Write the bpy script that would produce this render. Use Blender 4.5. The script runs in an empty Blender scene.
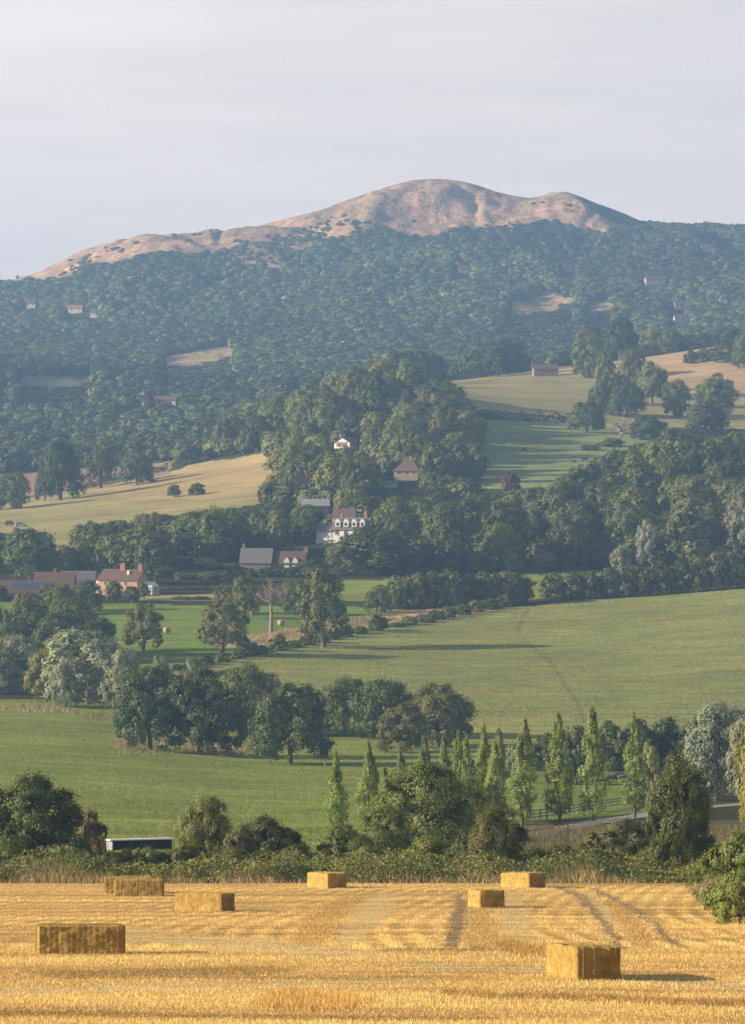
import bpy, math, random
import numpy as np

rng = np.random.default_rng(7)
random.seed(7)
scene = bpy.context.scene
COL = scene.collection
F = 4000.0            # focal length in pixels of the 745-wide picture
CX, HY = 372.5, 470.0 # principal column and horizon row

# ------------------------------------------------------------------ helpers
def mesh_np(name, verts, faces, mats=(), smooth=False):
    verts = np.asarray(verts, np.float32); faces = np.asarray(faces, np.int32)
    me = bpy.data.meshes.new(name)
    n, k = faces.shape
    me.vertices.add(len(verts)); me.vertices.foreach_set('co', verts.ravel())
    me.loops.add(n * k); me.loops.foreach_set('vertex_index', faces.ravel())
    me.polygons.add(n)
    me.polygons.foreach_set('loop_start', np.arange(0, n * k, k, dtype=np.int32))
    me.polygons.foreach_set('use_smooth', np.full(n, smooth, dtype=bool))
    me.update(calc_edges=True)
    for m in mats: me.materials.append(m)
    return me

def link(name, data, parent=None, loc=None, rot=None, scale=None):
    o = bpy.data.objects.new(name, data); COL.objects.link(o)
    if parent is not None: o.parent = parent
    if loc is not None: o.location = loc
    if rot is not None: o.rotation_euler = rot
    if scale is not None: o.scale = scale
    return o

def tag(o, label=None, cat=None, group=None, kind=None):
    if label: o['label'] = label
    if cat: o['category'] = cat
    if group: o['group'] = group
    if kind: o['kind'] = kind
    return o

def empty(name, loc=(0, 0, 0), rz=0.0, label=None, cat=None, group=None):
    o = bpy.data.objects.new(name, None); COL.objects.link(o)
    o.empty_display_size = 0.3
    o.location = loc; o.rotation_euler = (0, 0, rz)
    return tag(o, label, cat, group)

class MB:
    """collects boxes, prisms and tubes, then builds one mesh"""
    def __init__(s): s.v = []; s.f = []
    def add(s, vs, fs):
        b = len(s.v); s.v += [tuple(map(float, p)) for p in vs]; s.f += [tuple(b + i for i in f) for f in fs]
    def box(s, x0, x1, y0, y1, z0, z1):
        s.add([(x0,y0,z0),(x1,y0,z0),(x1,y1,z0),(x0,y1,z0),(x0,y0,z1),(x1,y0,z1),(x1,y1,z1),(x0,y1,z1)],
              [(0,3,2,1),(4,5,6,7),(0,1,5,4),(1,2,6,5),(2,3,7,6),(3,0,4,7)])
    def tube(s, pts, rad, n=7, cap=True):
        P = np.array(pts, float); R = np.broadcast_to(np.asarray(rad, float), (len(P),))
        vs = []; fs = []
        for i in range(len(P)):
            d = P[min(i + 1, len(P) - 1)] - P[max(i - 1, 0)]
            d = d / (np.linalg.norm(d) + 1e-9)
            a = np.cross(d, (0, 0, 1) if abs(d[2]) < .9 else (1, 0, 0)); a /= np.linalg.norm(a); b = np.cross(d, a)
            for k in range(n):
                t = 2 * math.pi * k / n
                vs.append(P[i] + R[i] * (math.cos(t) * a + math.sin(t) * b))
        for i in range(len(P) - 1):
            for k in range(n):
                fs.append((i*n+k, i*n+(k+1) % n, (i+1)*n+(k+1) % n, (i+1)*n+k))
        if cap:
            fs.append(tuple(range(n))[::-1]); fs.append(tuple((len(P)-1)*n+k for k in range(n)))
        s.add(vs, fs)
    def mesh(s, name, mats, smooth=False):
        me = bpy.data.meshes.new(name); me.from_pydata(s.v, [], s.f); me.update()
        for m in mats if isinstance(mats, (list, tuple)) else [mats]: me.materials.append(m)
        if smooth: me.polygons.foreach_set('use_smooth', np.ones(len(me.polygons), dtype=bool))
        return me
    def build(s, name, mats, parent=None, smooth=False, **kw):
        return link(name, s.mesh(name, mats, smooth), parent, **kw)

def copy_tree(o):
    c = o.copy(); COL.objects.link(c)
    for ch in o.children:
        d = ch.copy(); COL.objects.link(d); d.parent = c
        for g in ch.children:
            e = g.copy(); COL.objects.link(e); e.parent = d
    return c

# ---- value noise
def _h(ix, iy, seed):
    h = (ix.astype(np.int64) * 374761393 + iy.astype(np.int64) * 668265263 + seed * 1442695041) & 0x7fffffff
    h = ((h ^ (h >> 13)) * 1274126177) & 0x7fffffff
    return ((h ^ (h >> 16)) & 0xffff) / 65535.0
def vnoise(x, y, seed=0):
    x = np.asarray(x, float); y = np.asarray(y, float)
    ix = np.floor(x); iy = np.floor(y); fx = x - ix; fy = y - iy
    fx = fx*fx*(3-2*fx); fy = fy*fy*(3-2*fy)
    a = _h(ix, iy, seed); b = _h(ix+1, iy, seed); c = _h(ix, iy+1, seed); d = _h(ix+1, iy+1, seed)
    return (a*(1-fx)+b*fx)*(1-fy)+(c*(1-fx)+d*fx)*fy - .5
def fbm(x, y, seed=0, oct=4):
    r = 0; a = 1
    for k in range(oct):
        r = r + a * vnoise(x * 2**k, y * 2**k, seed + k * 17); a *= .5
    return r

def inpoly(x, y, poly):
    x = np.asarray(x, float); y = np.asarray(y, float)
    r = np.zeros(np.broadcast(x, y).shape, bool)
    n = len(poly)
    for i in range(n):
        x0, y0 = poly[i]; x1, y1 = poly[(i + 1) % n]
        if y0 == y1: continue
        c = ((y0 > y) != (y1 > y)) & (x < (x1 - x0) * (y - y0) / (y1 - y0) + x0)
        r ^= c
    return r

# ------------------------------------------------------------------ terrain: heights of the valley and the hill
# each row: distance Y and the sight-line rows read at picture columns (a survey of the ground in plan: bearing and distance)
PX = [-150, 0, 120, 250, 372, 500, 620, 745, 895]
def zrow(Y, vals): return (Y, PX, [(HY - v) * Y / F for v in vals])
ROWS = [
    (0,  PX, [-1.7]*9), (40, PX, [-6.3]*9), (62, PX, [-9.2]*9),
    zrow(80,  [1025]*9), zrow(112, [954]*9), zrow(180, [909]*9), zrow(225, [884]*9),
    zrow(245, [884]*9),
    zrow(330, [864,864,864,863,862,862,862,862,862]),
    zrow(420, [834,834,834,835,835,835,834,832,832]),
    zrow(500, [800,800,803,808,810,811,812,812,812]),
    zrow(640, [750,750,757,767,770,770,771,771,770]),
    zrow(730, [722,722,728,738,738,738,736,734,734]),
    zrow(850, [676,674,668,667,671,672,672,668,668]),
    zrow(1050,[602,601,598,598,600,600,597,588,584]),
    zrow(1200,[552,552,549,548,541,548,548,540,535]),
    zrow(1400,[520,518,507,490,483,480,480,475,470]),
    zrow(1600,[500,498,481,458,412,438,440,440,440]),
    zrow(1700,[482,480,472,442,380,418,425,428,430]),
    zrow(1850,[468,466,457,430,385,393,400,405,408]),
    zrow(2100,[426,425,425,410,390,373,361,342,335]),
    zrow(2300,[382,382,392,392,384,378,366,350,345]),
    zrow(2700,[352,352,358,354,352,351,345,335,332]),
    zrow(3000,[328,325,320,311,310,308,305,300,300]),
    zrow(3300,[308,303,286,276,268,265,262,262,262]),
    zrow(3600,[294,290,260,250,231,226,232,236,240]),
]
SKY = [(-420,300),(-150,296),(0,284),(40,273),(60,262),(80,251),(120,241),(150,238),(170,240),(190,236),(215,231),(235,232),(250,229),
       (262,226),(280,221),(330,208),(352,200),(380,190),(410,181),(440,179),(470,183),(500,194),(520,198),(535,200),(548,196),(560,194),
       (575,196),(590,202),(620,213),(650,226),(700,232),(745,233),(900,240),(1170,250)]
_p = [a for a, b in SKY]; _q = [(HY - b) * 3880 / F for a, b in SKY]
ROWS += [(3880, _p, _q), (4050, _p, [q * .93 for q in _q]), (4400, _p, [q * .70 for q in _q]), (5200, _p, [q * .3 for q in _q])]

PU = np.arange(-440, 1186, 2.5)         # bearings
UU = (PU - CX) / F
def smooth1(a, n):
    k = np.hanning(n + 2)[1:-1]; k /= k.sum()
    return np.convolve(np.pad(a, n // 2, mode='edge'), k, 'valid')[:len(a)]
Yk = np.array([r[0] for r in ROWS], float)
Zk = np.array([smooth1(np.interp(PU, r[1], r[2]), 13 if r[0] >= 3880 else 61) for r in ROWS])
def pchip(xk, yk, x):
    h = np.diff(xk)[:, None]; d = np.diff(yk, axis=0) / h
    m = np.zeros_like(yk)
    m[0] = d[0]; m[-1] = d[-1]
    w1 = 2*h[1:] + h[:-1]; w2 = h[1:] + 2*h[:-1]
    with np.errstate(divide='ignore', invalid='ignore'):
        hm = (w1 + w2) / (w1 / d[:-1] + w2 / d[1:])
    ok = d[:-1] * d[1:] > 0
    m[1:-1] = np.where(ok, hm, 0)
    i = np.clip(np.searchsorted(xk, x) - 1, 0, len(xk) - 2)
    t = ((x - xk[i]) / (xk[i + 1] - xk[i]))[:, None]; hh = (xk[i + 1] - xk[i])[:, None]
    return ((2*t**3-3*t**2+1)*yk[i] + (t**3-2*t**2+t)*hh*m[i] + (-2*t**3+3*t**2)*yk[i+1] + (t**3-t**2)*hh*m[i+1])
GY = 18 * (5200 / 18) ** (np.linspace(0, 1, 1500))
GZ = pchip(Yk, Zk, GY)
_X = UU[None, :] * GY[:, None]; _Y = np.broadcast_to(GY[:, None], _X.shape)
amp = np.clip((_Y - 2350) / 900, 0, 1)
edge = np.clip((3880 - _Y) / 220, 0.12, 1)
top = np.clip((_Y - 3350) / 200, 0, 1) * np.clip((3870 - _Y) / 90, 0, 1)
GZ = GZ + top * (4 * fbm(_X / 42, _Y / 110, 13, 4) + 2.6 * fbm(_X / 14, _Y / 40, 14, 3) - 3.5 * np.clip(.25 - np.abs(fbm(_X / 60 + 9, _Y / 260, 15, 3)), 0, 1) / .25)
rid = np.abs(fbm(_X / 95 + 3.1, _Y / 330 + .7, 5, 4))           # gullies run down the slope
GZ = GZ + amp * edge * (20 * fbm(_X / 210, _Y / 420, 11, 3) * np.clip((3700 - _Y) / 300, .5, 1) - 16 * (.35 - rid)) * np.clip(1.25 - amp * 0.2, 0, 1)
def spur(px0, Y0, px1, Y1, a, wid, skew=1.0):
    x0, x1 = (px0 - CX) / F * Y0, (px1 - CX) / F * Y1
    t = np.clip(((_X - x0) * (x1 - x0) + (_Y - Y0) * (Y1 - Y0)) / ((x1 - x0)**2 + (Y1 - Y0)**2), 0, 1)
    dx = _X - (x0 + t * (x1 - x0)); d = np.hypot(dx, (_Y - (Y0 + t * (Y1 - Y0))) * .6)
    wd = np.where(dx > 0, wid / skew, wid)
    return a * np.exp(-(d / wd) ** 2) * np.clip(np.sin(math.pi * np.clip(.02 + .85 * t, 0, 1)), 0, 1) ** 1.4 * .85
GZ = GZ + spur(222, 3820, 262, 3480, 12, 55, 1.3) + spur(140, 3800, 175, 3450, 12, 45, 1.5) + spur(385, 3800, 352, 3450, 16, 40, 1.3) + spur(440, 3820, 448, 3500, 8, 48, 1.2) + spur(510, 3800, 528, 3480, 7, 42, 1.2) + spur(562, 3830, 612, 3520, 18, 42, 2.2)
sm = np.clip((_Y - 330) / 300, 0, 1) * (1 - amp)
GZ = GZ + sm * .18 * fbm(_X / 45, _Y / 60, 31, 3)
GZ = GZ + .05 * np.clip((240 - _Y) / 30, 0, 1) * fbm(_X / 4, _Y / 3, 3, 3)
def terrain(X, Y):
    X = np.asarray(X, float); Y = np.asarray(Y, float)
    fu = np.clip((X / np.maximum(Y, 1) - UU[0]) / (UU[1] - UU[0]), 0, len(UU) - 1.001)
    fy = np.clip(np.log(np.maximum(Y, 18.001) / 18) / math.log(5200 / 18) * 1499, 0, 1498.999)
    iu = fu.astype(int); iy = fy.astype(int); a = fu - iu; b = fy - iy
    return ((GZ[iy, iu]*(1-a)+GZ[iy, iu+1]*a)*(1-b) + (GZ[iy+1, iu]*(1-a)+GZ[iy+1, iu+1]*a)*b)
def tz(X, Y): return float(terrain(X, Y))
GPY = HY - F * GZ / GY[:, None]
def ground_at(px, py, Y0=70, Y1=4000):
    """first ground met along a bearing and a dip angle, not nearer than Y0"""
    u = (px - CX) / F; ys = np.arange(Y0, Y1, 2.0)
    r = HY - F * terrain(u * ys, ys) / ys
    i = np.argmax(r <= py) if (r <= py).any() else np.argmin(r)
    return u * ys[i], float(ys[i])
def xa(px, Y): return (px - CX) / F * Y

# ------------------------------------------------------------------ materials
def newmat(name):
    m = bpy.data.materials.new(name); m.use_nodes = True
    nt = m.node_tree; nt.nodes.clear()
    out = nt.nodes.new('ShaderNodeOutputMaterial')
    return m, nt, out
def N(nt, t, **kw):
    n = nt.nodes.new(t)
    for k, v in kw.items():
        if k in n.inputs: n.inputs[k].default_value = v
        else: setattr(n, k, v)
    return n
def noise(nt, scale, detail=4, rough=.6, vec=None):
    n = N(nt, 'ShaderNodeTexNoise'); n.inputs['Scale'].default_value = scale
    n.inputs['Detail'].default_value = detail; n.inputs['Roughness'].default_value = rough
    if vec: nt.links.new(vec, n.inputs['Vector'])
    return n
def mapping(nt, vec, scale, rot=(0, 0, 0)):
    m = N(nt, 'ShaderNodeMapping'); m.inputs['Scale'].default_value = scale; m.inputs['Rotation'].default_value = rot
    nt.links.new(vec, m.inputs['Vector']); return m.outputs[0]
def maprange(nt, v, a, b, c, d):
    m = N(nt, 'ShaderNodeMapRange'); nt.links.new(v, m.inputs[0])
    for i, x in enumerate((a, b, c, d)): m.inputs[i + 1].default_value = x
    return m.outputs[0]
def mixc(nt, fac, A, B, blend='MIX'):
    m = N(nt, 'ShaderNodeMix', data_type='RGBA', blend_type=blend)
    for s, x in ((m.inputs[0], fac), (m.inputs[6], A), (m.inputs[7], B)):
        if hasattr(x, 'links'): nt.links.new(x, s)
        elif isinstance(x, (int, float)): s.default_value = x
        else: s.default_value = (*x[:3], 1)
    return m.outputs[2]
def scalec(nt, col, fac):
    m = N(nt, 'ShaderNodeVectorMath', operation='SCALE')
    nt.links.new(col, m.inputs[0])
    if hasattr(fac, 'links'): nt.links.new(fac, m.inputs['Scale'])
    else: m.inputs['Scale'].default_value = fac
    return m.outputs[0]
def simple(name, col, rough=.8, nscale=2.0, var=.25, bump=0.0, stretch=(1, 1, 1), spec=.3, metal=0):
    m, nt, out = newmat(name)
    tc = N(nt, 'ShaderNodeTexCoord'); v = mapping(nt, tc.outputs['Object'], stretch)
    n = noise(nt, nscale, 5, .65, v)
    b = N(nt, 'ShaderNodeBsdfPrincipled'); b.inputs['Roughness'].default_value = rough
    b.inputs['Specular IOR Level'].default_value = spec; b.inputs['Metallic'].default_value = metal
    rgb = N(nt, 'ShaderNodeRGB'); rgb.outputs[0].default_value = (*col, 1)
    nt.links.new(scalec(nt, rgb.outputs[0], maprange(nt, n.outputs[0], .25, .75, 1 - var, 1 + var)), b.inputs['Base Color'])
    if bump:
        bp = N(nt, 'ShaderNodeBump'); bp.inputs['Strength'].default_value = bump; bp.inputs['Distance'].default_value = .1
        nt.links.new(n.outputs[0], bp.inputs['Height']); nt.links.new(bp.outputs[0], b.inputs['Normal'])
    nt.links.new(b.outputs[0], out.inputs[0]); return m

def foliage_mat(name, attr=None, nscale=.55, trans=.38, var=.36):
    m, nt, out = newmat(name)
    if attr:
        a = N(nt, 'ShaderNodeAttribute'); a.attribute_name = attr; col = a.outputs['Color']
        g = N(nt, 'ShaderNodeNewGeometry'); vec = g.outputs['Position']
    else:
        oi = N(nt, 'ShaderNodeObjectInfo'); col = oi.outputs['Color']
        tc = N(nt, 'ShaderNodeTexCoord'); vec = tc.outputs['Object']
    n = noise(nt, nscale, 4, .7, vec)
    n2 = noise(nt, nscale * 6, 2, .6, vec)
    k = maprange(nt, n.outputs[0], .3, .7, 1 - var, 1 + var)
    c = scalec(nt, col, k)
    c = mixc(nt, maprange(nt, n2.outputs[0], .45, .75, 0, .45), c, scalec(nt, mixc(nt, 1.0, col, (1.5, 1.25, .55), 'MULTIPLY'), 1.0))
    d = N(nt, 'ShaderNodeBsdfDiffuse'); t = N(nt, 'ShaderNodeBsdfTranslucent'); mx = N(nt, 'ShaderNodeMixShader')
    nt.links.new(c, d.inputs[0]); nt.links.new(mixc(nt, 1.0, c, (1.15, 1.25, .6), 'MULTIPLY'), t.inputs[0])
    mx.inputs[0].default_value = trans
    nt.links.new(d.outputs[0], mx.inputs[1]); nt.links.new(t.outputs[0], mx.inputs[2])
    gl = N(nt, 'ShaderNodeBsdfGlossy'); gl.inputs['Roughness'].default_value = .5
    mg = N(nt, 'ShaderNodeMixShader'); mg.inputs[0].default_value = .025
    nt.links.new(mx.outputs[0], mg.inputs[1]); nt.links.new(gl.outputs[0], mg.inputs[2])
    nt.links.new(mg.outputs[0], out.inputs[0]); return m

M_LEAF = foliage_mat('foliage')
M_WOOD = foliage_mat('woodland_foliage', 'col', nscale=.09, trans=.25, var=.3)
M_HERB = foliage_mat('herb_foliage', 'col', nscale=.5, trans=.35, var=.3)
M_BARK = simple('bark', (.10, .075, .05), .9, 3, .35, .4, (1, 1, .3))
M_DEADWOOD = simple('dead_wood', (.20, .165, .13), .85, 3, .25, .3, (1, 1, .3))
M_BRICK = simple('orange_brick', (.40, .225, .14), .9, 1.2, .22)
M_BRICKD = simple('red_brick', (.26, .13, .085), .9, 1.5, .2)
M_TILE = simple('brown_roof_tiles', (.11, .068, .05), .85, 1.5, .3, .3)
M_TILEG = simple('grey_roof_slates', (.135, .125, .125), .7, 1.5, .25, .3)
M_SHEET = simple('green_grey_roof_sheet', (.25, .27, .27), .6, .6, .15)
M_WHITE = simple('white_render', (.66, .65, .62), .7, 1, .08)
M_CREAM = simple('cream_render', (.5, .44, .36), .8, 1, .12)
M_STONE = simple('brown_stone_wall', (.22, .16, .12), .9, 2, .25)
M_GLASS = simple('window_glass', (.03, .035, .045), .15, 1, .1, 0, (1, 1, 1), .6)
M_PANEL = simple('solar_panel_glass', (.05, .08, .16), .2, 1, .1, 0, (1, 1, 1), .7)
M_ROOFW = simple('white_roof_sheet', (.72, .74, .78), .5, .8, .1)
M_BOARD = simple('dark_weathered_boards', (.035, .03, .027), .9, 2, .3, .2, (1, 1, .2))
M_BOARDG = simple('grey_weathered_boards', (.22, .23, .25), .85, 2, .25, .2, (1, 1, .2))
M_FENCE = simple('fence_wood', (.23, .18, .12), .9, 3, .25, .2)
M_TRACK = simple('gravel_track', (.24, .21, .19), .95, 1.5, .2, .3)
M_COWB = simple('black_hide', (.02, .018, .017), .7, 1, .1)
M_COWR = simple('red_brown_hide', (.13, .05, .03), .7, 1, .1)
M_CARD = simple('dark_car_paint', (.02, .022, .03), .25, 1, .05, 0, (1, 1, 1), .6)
M_CARS = simple('silver_blue_car_paint', (.36, .42, .52), .35, 1, .05, 0, (1, 1, 1), .6)
M_CARR = simple('dull_red_paint', (.22, .06, .06), .4, 1, .05, 0, (1, 1, 1), .5)
M_TYRE = simple('tyre_rubber', (.02, .02, .02), .9)

# ---- ground cover
def ground_mat():
    m, nt, out = newmat('ground_cover')
    a = N(nt, 'ShaderNodeAttribute'); a.attribute_name = 'col'
    g = N(nt, 'ShaderNodeNewGeometry'); p = g.outputs['Position']
    big = noise(nt, .02, 4, .6, p)
    streak = noise(nt, 1.0, 5, .65, mapping(nt, p, (.06, .15, .16), (0, 0, .25)))
    fine = noise(nt, .9, 4, .7, p)
    mid = noise(nt, 1.0, 5, .7, mapping(nt, p, (.07, .22, .12)))
    c = scalec(nt, a.outputs['Color'], maprange(nt, big.outputs[0], .3, .7, .82, 1.18))
    c = scalec(nt, c, maprange(nt, streak.outputs[0], .3, .7, .78, 1.2))
    c = scalec(nt, c, maprange(nt, fine.outputs[0], .3, .7, .75, 1.25))
    dry = mixc(nt, 1.0, c, (1.75, 1.2, .95), 'MULTIPLY')
    c = mixc(nt, maprange(nt, mid.outputs[0], .47, .68, 0, .7), c, dry)
    b = N(nt, 'ShaderNodeBsdfDiffuse'); nt.links.new(c, b.inputs[0])
    bp = N(nt, 'ShaderNodeBump'); bp.inputs['Strength'].default_value = .6; bp.inputs['Distance'].default_value = .5
    nt.links.new(fine.outputs[0], bp.inputs['Height']); nt.links.new(bp.outputs[0], b.inputs['Normal'])
    nt.links.new(b.outputs[0], out.inputs[0]); return m
M_GROUND = ground_mat()

def hill_mat():
    m, nt, out = newmat('hillside_cover')
    a = N(nt, 'ShaderNodeAttribute'); a.attribute_name = 'col'
    g = N(nt, 'ShaderNodeNewGeometry'); p = g.outputs['Position']
    n1 = noise(nt, 1.0, 6, .7, mapping(nt, p, (.022, .008, .022)))
    n2 = noise(nt, 1.0, 4, .7, mapping(nt, p, (.09, .035, .09)))
    c = scalec(nt, a.outputs['Color'], maprange(nt, n1.outputs[0], .3, .7, .7, 1.25))
    n3 = noise(nt, 1.0, 5, .75, mapping(nt, p, (.05, .012, .05)))
    c = mixc(nt, maprange(nt, n3.outputs[0], .48, .62, 0, .65), c, mixc(nt, .5, c, (.10, .085, .045)))
    c = mixc(nt, maprange(nt, n2.outputs[0], .54, .64, 0, .6), c, (.085, .080, .045))
    n4 = noise(nt, 1.0, 4, .8, mapping(nt, p, (.22, .06, .22)))
    n5 = noise(nt, 1.0, 3, .8, mapping(nt, p, (.5, .12, .5)))
    c = scalec(nt, c, maprange(nt, n4.outputs[0], .32, .68, .68, 1.3))
    c = scalec(nt, c, maprange(nt, n5.outputs[0], .32, .68, .75, 1.22))
    b = N(nt, 'ShaderNodeBsdfDiffuse'); nt.links.new(c, b.inputs[0])
    bp = N(nt, 'ShaderNodeBump'); bp.inputs['Strength'].default_value = .9; bp.inputs['Distance'].default_value = 6
    nt.links.new(n1.outputs[0], bp.inputs['Height']); nt.links.new(bp.outputs[0], b.inputs['Normal'])
    nt.links.new(b.outputs[0], out.inputs[0]); return m
M_HILL = hill_mat()

def stubble_ground_mat():
    m, nt, out = newmat('stubble_soil_and_straw')
    a = N(nt, 'ShaderNodeAttribute'); a.attribute_name = 'col'
    g = N(nt, 'ShaderNodeNewGeometry'); p = g.outputs['Position']
    n1 = noise(nt, 1.0, 6, .7, mapping(nt, p, (.5, 1.6, .5)))
    n2 = noise(nt, 7.0, 5, .8, p)
    n3 = noise(nt, 1.0, 3, .6, mapping(nt, p, (.08, .3, .1)))
    c = scalec(nt, a.outputs['Color'], maprange(nt, n1.outputs[0], .3, .7, .62, 1.3))
    c = scalec(nt, c, maprange(nt, n2.outputs[0], .3, .7, .6, 1.4))
    c = scalec(nt, c, maprange(nt, n3.outputs[0], .3, .7, .8, 1.2))
    b = N(nt, 'ShaderNodeBsdfDiffuse'); nt.links.new(c, b.inputs[0])
    bp = N(nt, 'ShaderNodeBump'); bp.inputs['Strength'].default_value = 1; bp.inputs['Distance'].default_value = .12
    nt.links.new(n2.outputs[0], bp.inputs['Height']); nt.links.new(bp.outputs[0], b.inputs['Normal'])
    nt.links.new(b.outputs[0], out.inputs[0]); return m
M_STUB = stubble_ground_mat()

def straw_mat(name='straw', attr='col'):
    m, nt, out = newmat(name)
    a = N(nt, 'ShaderNodeAttribute'); a.attribute_name = attr
    d = N(nt, 'ShaderNodeBsdfDiffuse'); t = N(nt, 'ShaderNodeBsdfTranslucent'); mx = N(nt, 'ShaderNodeMixShader')
    nt.links.new(a.outputs['Color'], d.inputs[0]); nt.links.new(a.outputs['Color'], t.inputs[0]); mx.inputs[0].default_value = .3
    nt.links.new(d.outputs[0], mx.inputs[1]); nt.links.new(t.outputs[0], mx.inputs[2]); nt.links.new(mx.outputs[0], out.inputs[0])
    return m
M_STRAW = straw_mat()
def bale_mat():
    m, nt, out = newmat('packed_straw')
    tc = N(nt, 'ShaderNodeTexCoord'); p = tc.outputs['Object']
    n1 = noise(nt, 1.0, 6, .75, mapping(nt, p, (16, 16, 34)))
    n2 = noise(nt, 1.0, 3, .6, mapping(nt, p, (5, 1.5, 2.5)))
    rgb = N(nt, 'ShaderNodeRGB'); rgb.outputs[0].default_value = (.47, .32, .095, 1)
    c = scalec(nt, rgb.outputs[0], maprange(nt, n1.outputs[0], .3, .7, .45, 1.4))
    c = scalec(nt, c, maprange(nt, n2.outputs[0], .35, .65, .72, 1.15))
    b = N(nt, 'ShaderNodeBsdfDiffuse'); nt.links.new(c, b.inputs[0])
    bp = N(nt, 'ShaderNodeBump'); bp.inputs['Strength'].default_value = 1; bp.inputs['Distance'].default_value = .06
    nt.links.new(n1.outputs[0], bp.inputs['Height']); nt.links.new(bp.outputs[0], b.inputs['Normal'])
    nt.links.new(b.outputs[0], out.inputs[0]); return m
M_BALE = bale_mat()

def set_col(me, cols, name='col'):
    a = me.color_attributes.new(name, 'FLOAT_COLOR', 'POINT')
    c = np.ones((len(me.vertices), 4), np.float32); c[:, :3] = cols
    a.data.foreach_set('color', c.ravel())

# ------------------------------------------------------------------ what covers the ground (albedo by plan position)
GRASS = (.175, .222, .052); LUSH = (.140, .210, .045); PAST = (.195, .222, .074); DRY = (.34, .27, .15)
FLOOR = (.045, .050, .022); STRAWF = (.37, .28, .155); COOL = (.200, .255, .105); PALE = (.265, .250, .112); BROWN = (.25, .185, .12)
ROUGH = (.14, .12, .060)
ZONES = [  # colour, polygon of bearings/dips, nearest and farthest Y
    (ROUGH, [(-460,870),(1200,870),(1200,905),(-460,905)], 224, 262),
    (GRASS, [(-460,700),(420,700),(520,770),(440,870),(-460,870)], 262, 800),
    (ROUGH, [(440,790),(560,826),(700,812),(1200,800),(1200,880),(440,880)], 225, 470),
    (LUSH,  [(500,765),(640,765),(650,812),(530,822),(480,830)], 440, 640),
    (PAST,  [(170,672),(215,664),(300,648),(400,625),(500,607),(620,597),(760,586),(1200,570),(1200,760),(400,760),(300,700),(190,690)], 690, 1075),
    (LUSH,  [(-300,600),(100,604),(350,606),(460,612),(330,640),(185,668),(60,668),(-300,668)], 840, 1060),
    (DRY,   [(215,640),(300,628),(380,612),(470,606),(500,609),(400,622),(300,640),(230,650)], 860, 1060),
    (PALE,  [(130,595),(235,592),(240,600),(150,604)], 1040, 1100),
    (GRASS, [(330,596),(345,582),(480,578),(620,572),(625,590),(540,598),(500,603),(330,600)], 1040, 1150),
    (PALE,  [(-460,515),(0,503),(80,488),(200,466),(275,450),(280,500),(215,512),(130,522),(70,552),(-460,552)], 1180, 1625),
    ((.34, .275, .135),[(90,490),(200,464),(275,450),(285,500),(230,505),(180,498),(130,500)], 1380, 1625),
    (BROWN, [(-460,498),(-460,474),(0,474),(40,472),(170,462),(170,474),(80,488),(0,500)], 1580, 1760),
    (COOL,  [(460,500),(478,418),(640,425),(650,500)], 1290, 1705),
    (PALE,  [(440,423),(452,380),(540,368),(620,375),(680,400),(900,400),(900,435),(620,428)], 1690, 2060),
    (STRAWF,[(535,372),(560,350),(640,338),(900,320),(900,412),(760,410),(690,402),(640,388),(590,378)], 1880, 2150),
    (COOL,  [(640,440),(900,436),(900,450),(640,452)], 1500, 1650),
    (PALE,  [(640,452),(900,450),(900,470),(650,470)], 1400, 1560),
    ((.15,.17,.10), [(10,388),(22,376),(90,376),(98,384),(60,390)], 2150, 2450),
    (STRAWF,[(155,366),(165,356),(232,344),(238,354),(215,362),(190,368)], 2560, 2850),
    (STRAWF,[(502,309),(514,301),(530,299),(550,291),(560,296),(578,299),(572,305),(560,304),(556,313),(538,312),(528,316)], 2700, 3250),
    (DRY,   [(586,303),(612,299),(618,308),(590,316)], 2700, 3150),
    (STRAWF,[(268,268),(272,264),(286,266),(284,271)], 3150, 3450),
    (DRY,   [(620,320),(636,312),(640,320),(632,326)], 2750, 3000),
]
BARE = [(-440,284),(0,284),(20,286),(36,288),(60,285),(100,272),(150,262),(200,254),(236,257),(252,262),(270,256),(300,248),(330,239),(375,230),(410,235),(440,235),
        (470,230),(505,231),(545,224),(575,227),(600,234),(640,230),(660,226),(760,220),(1190,220)]
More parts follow.
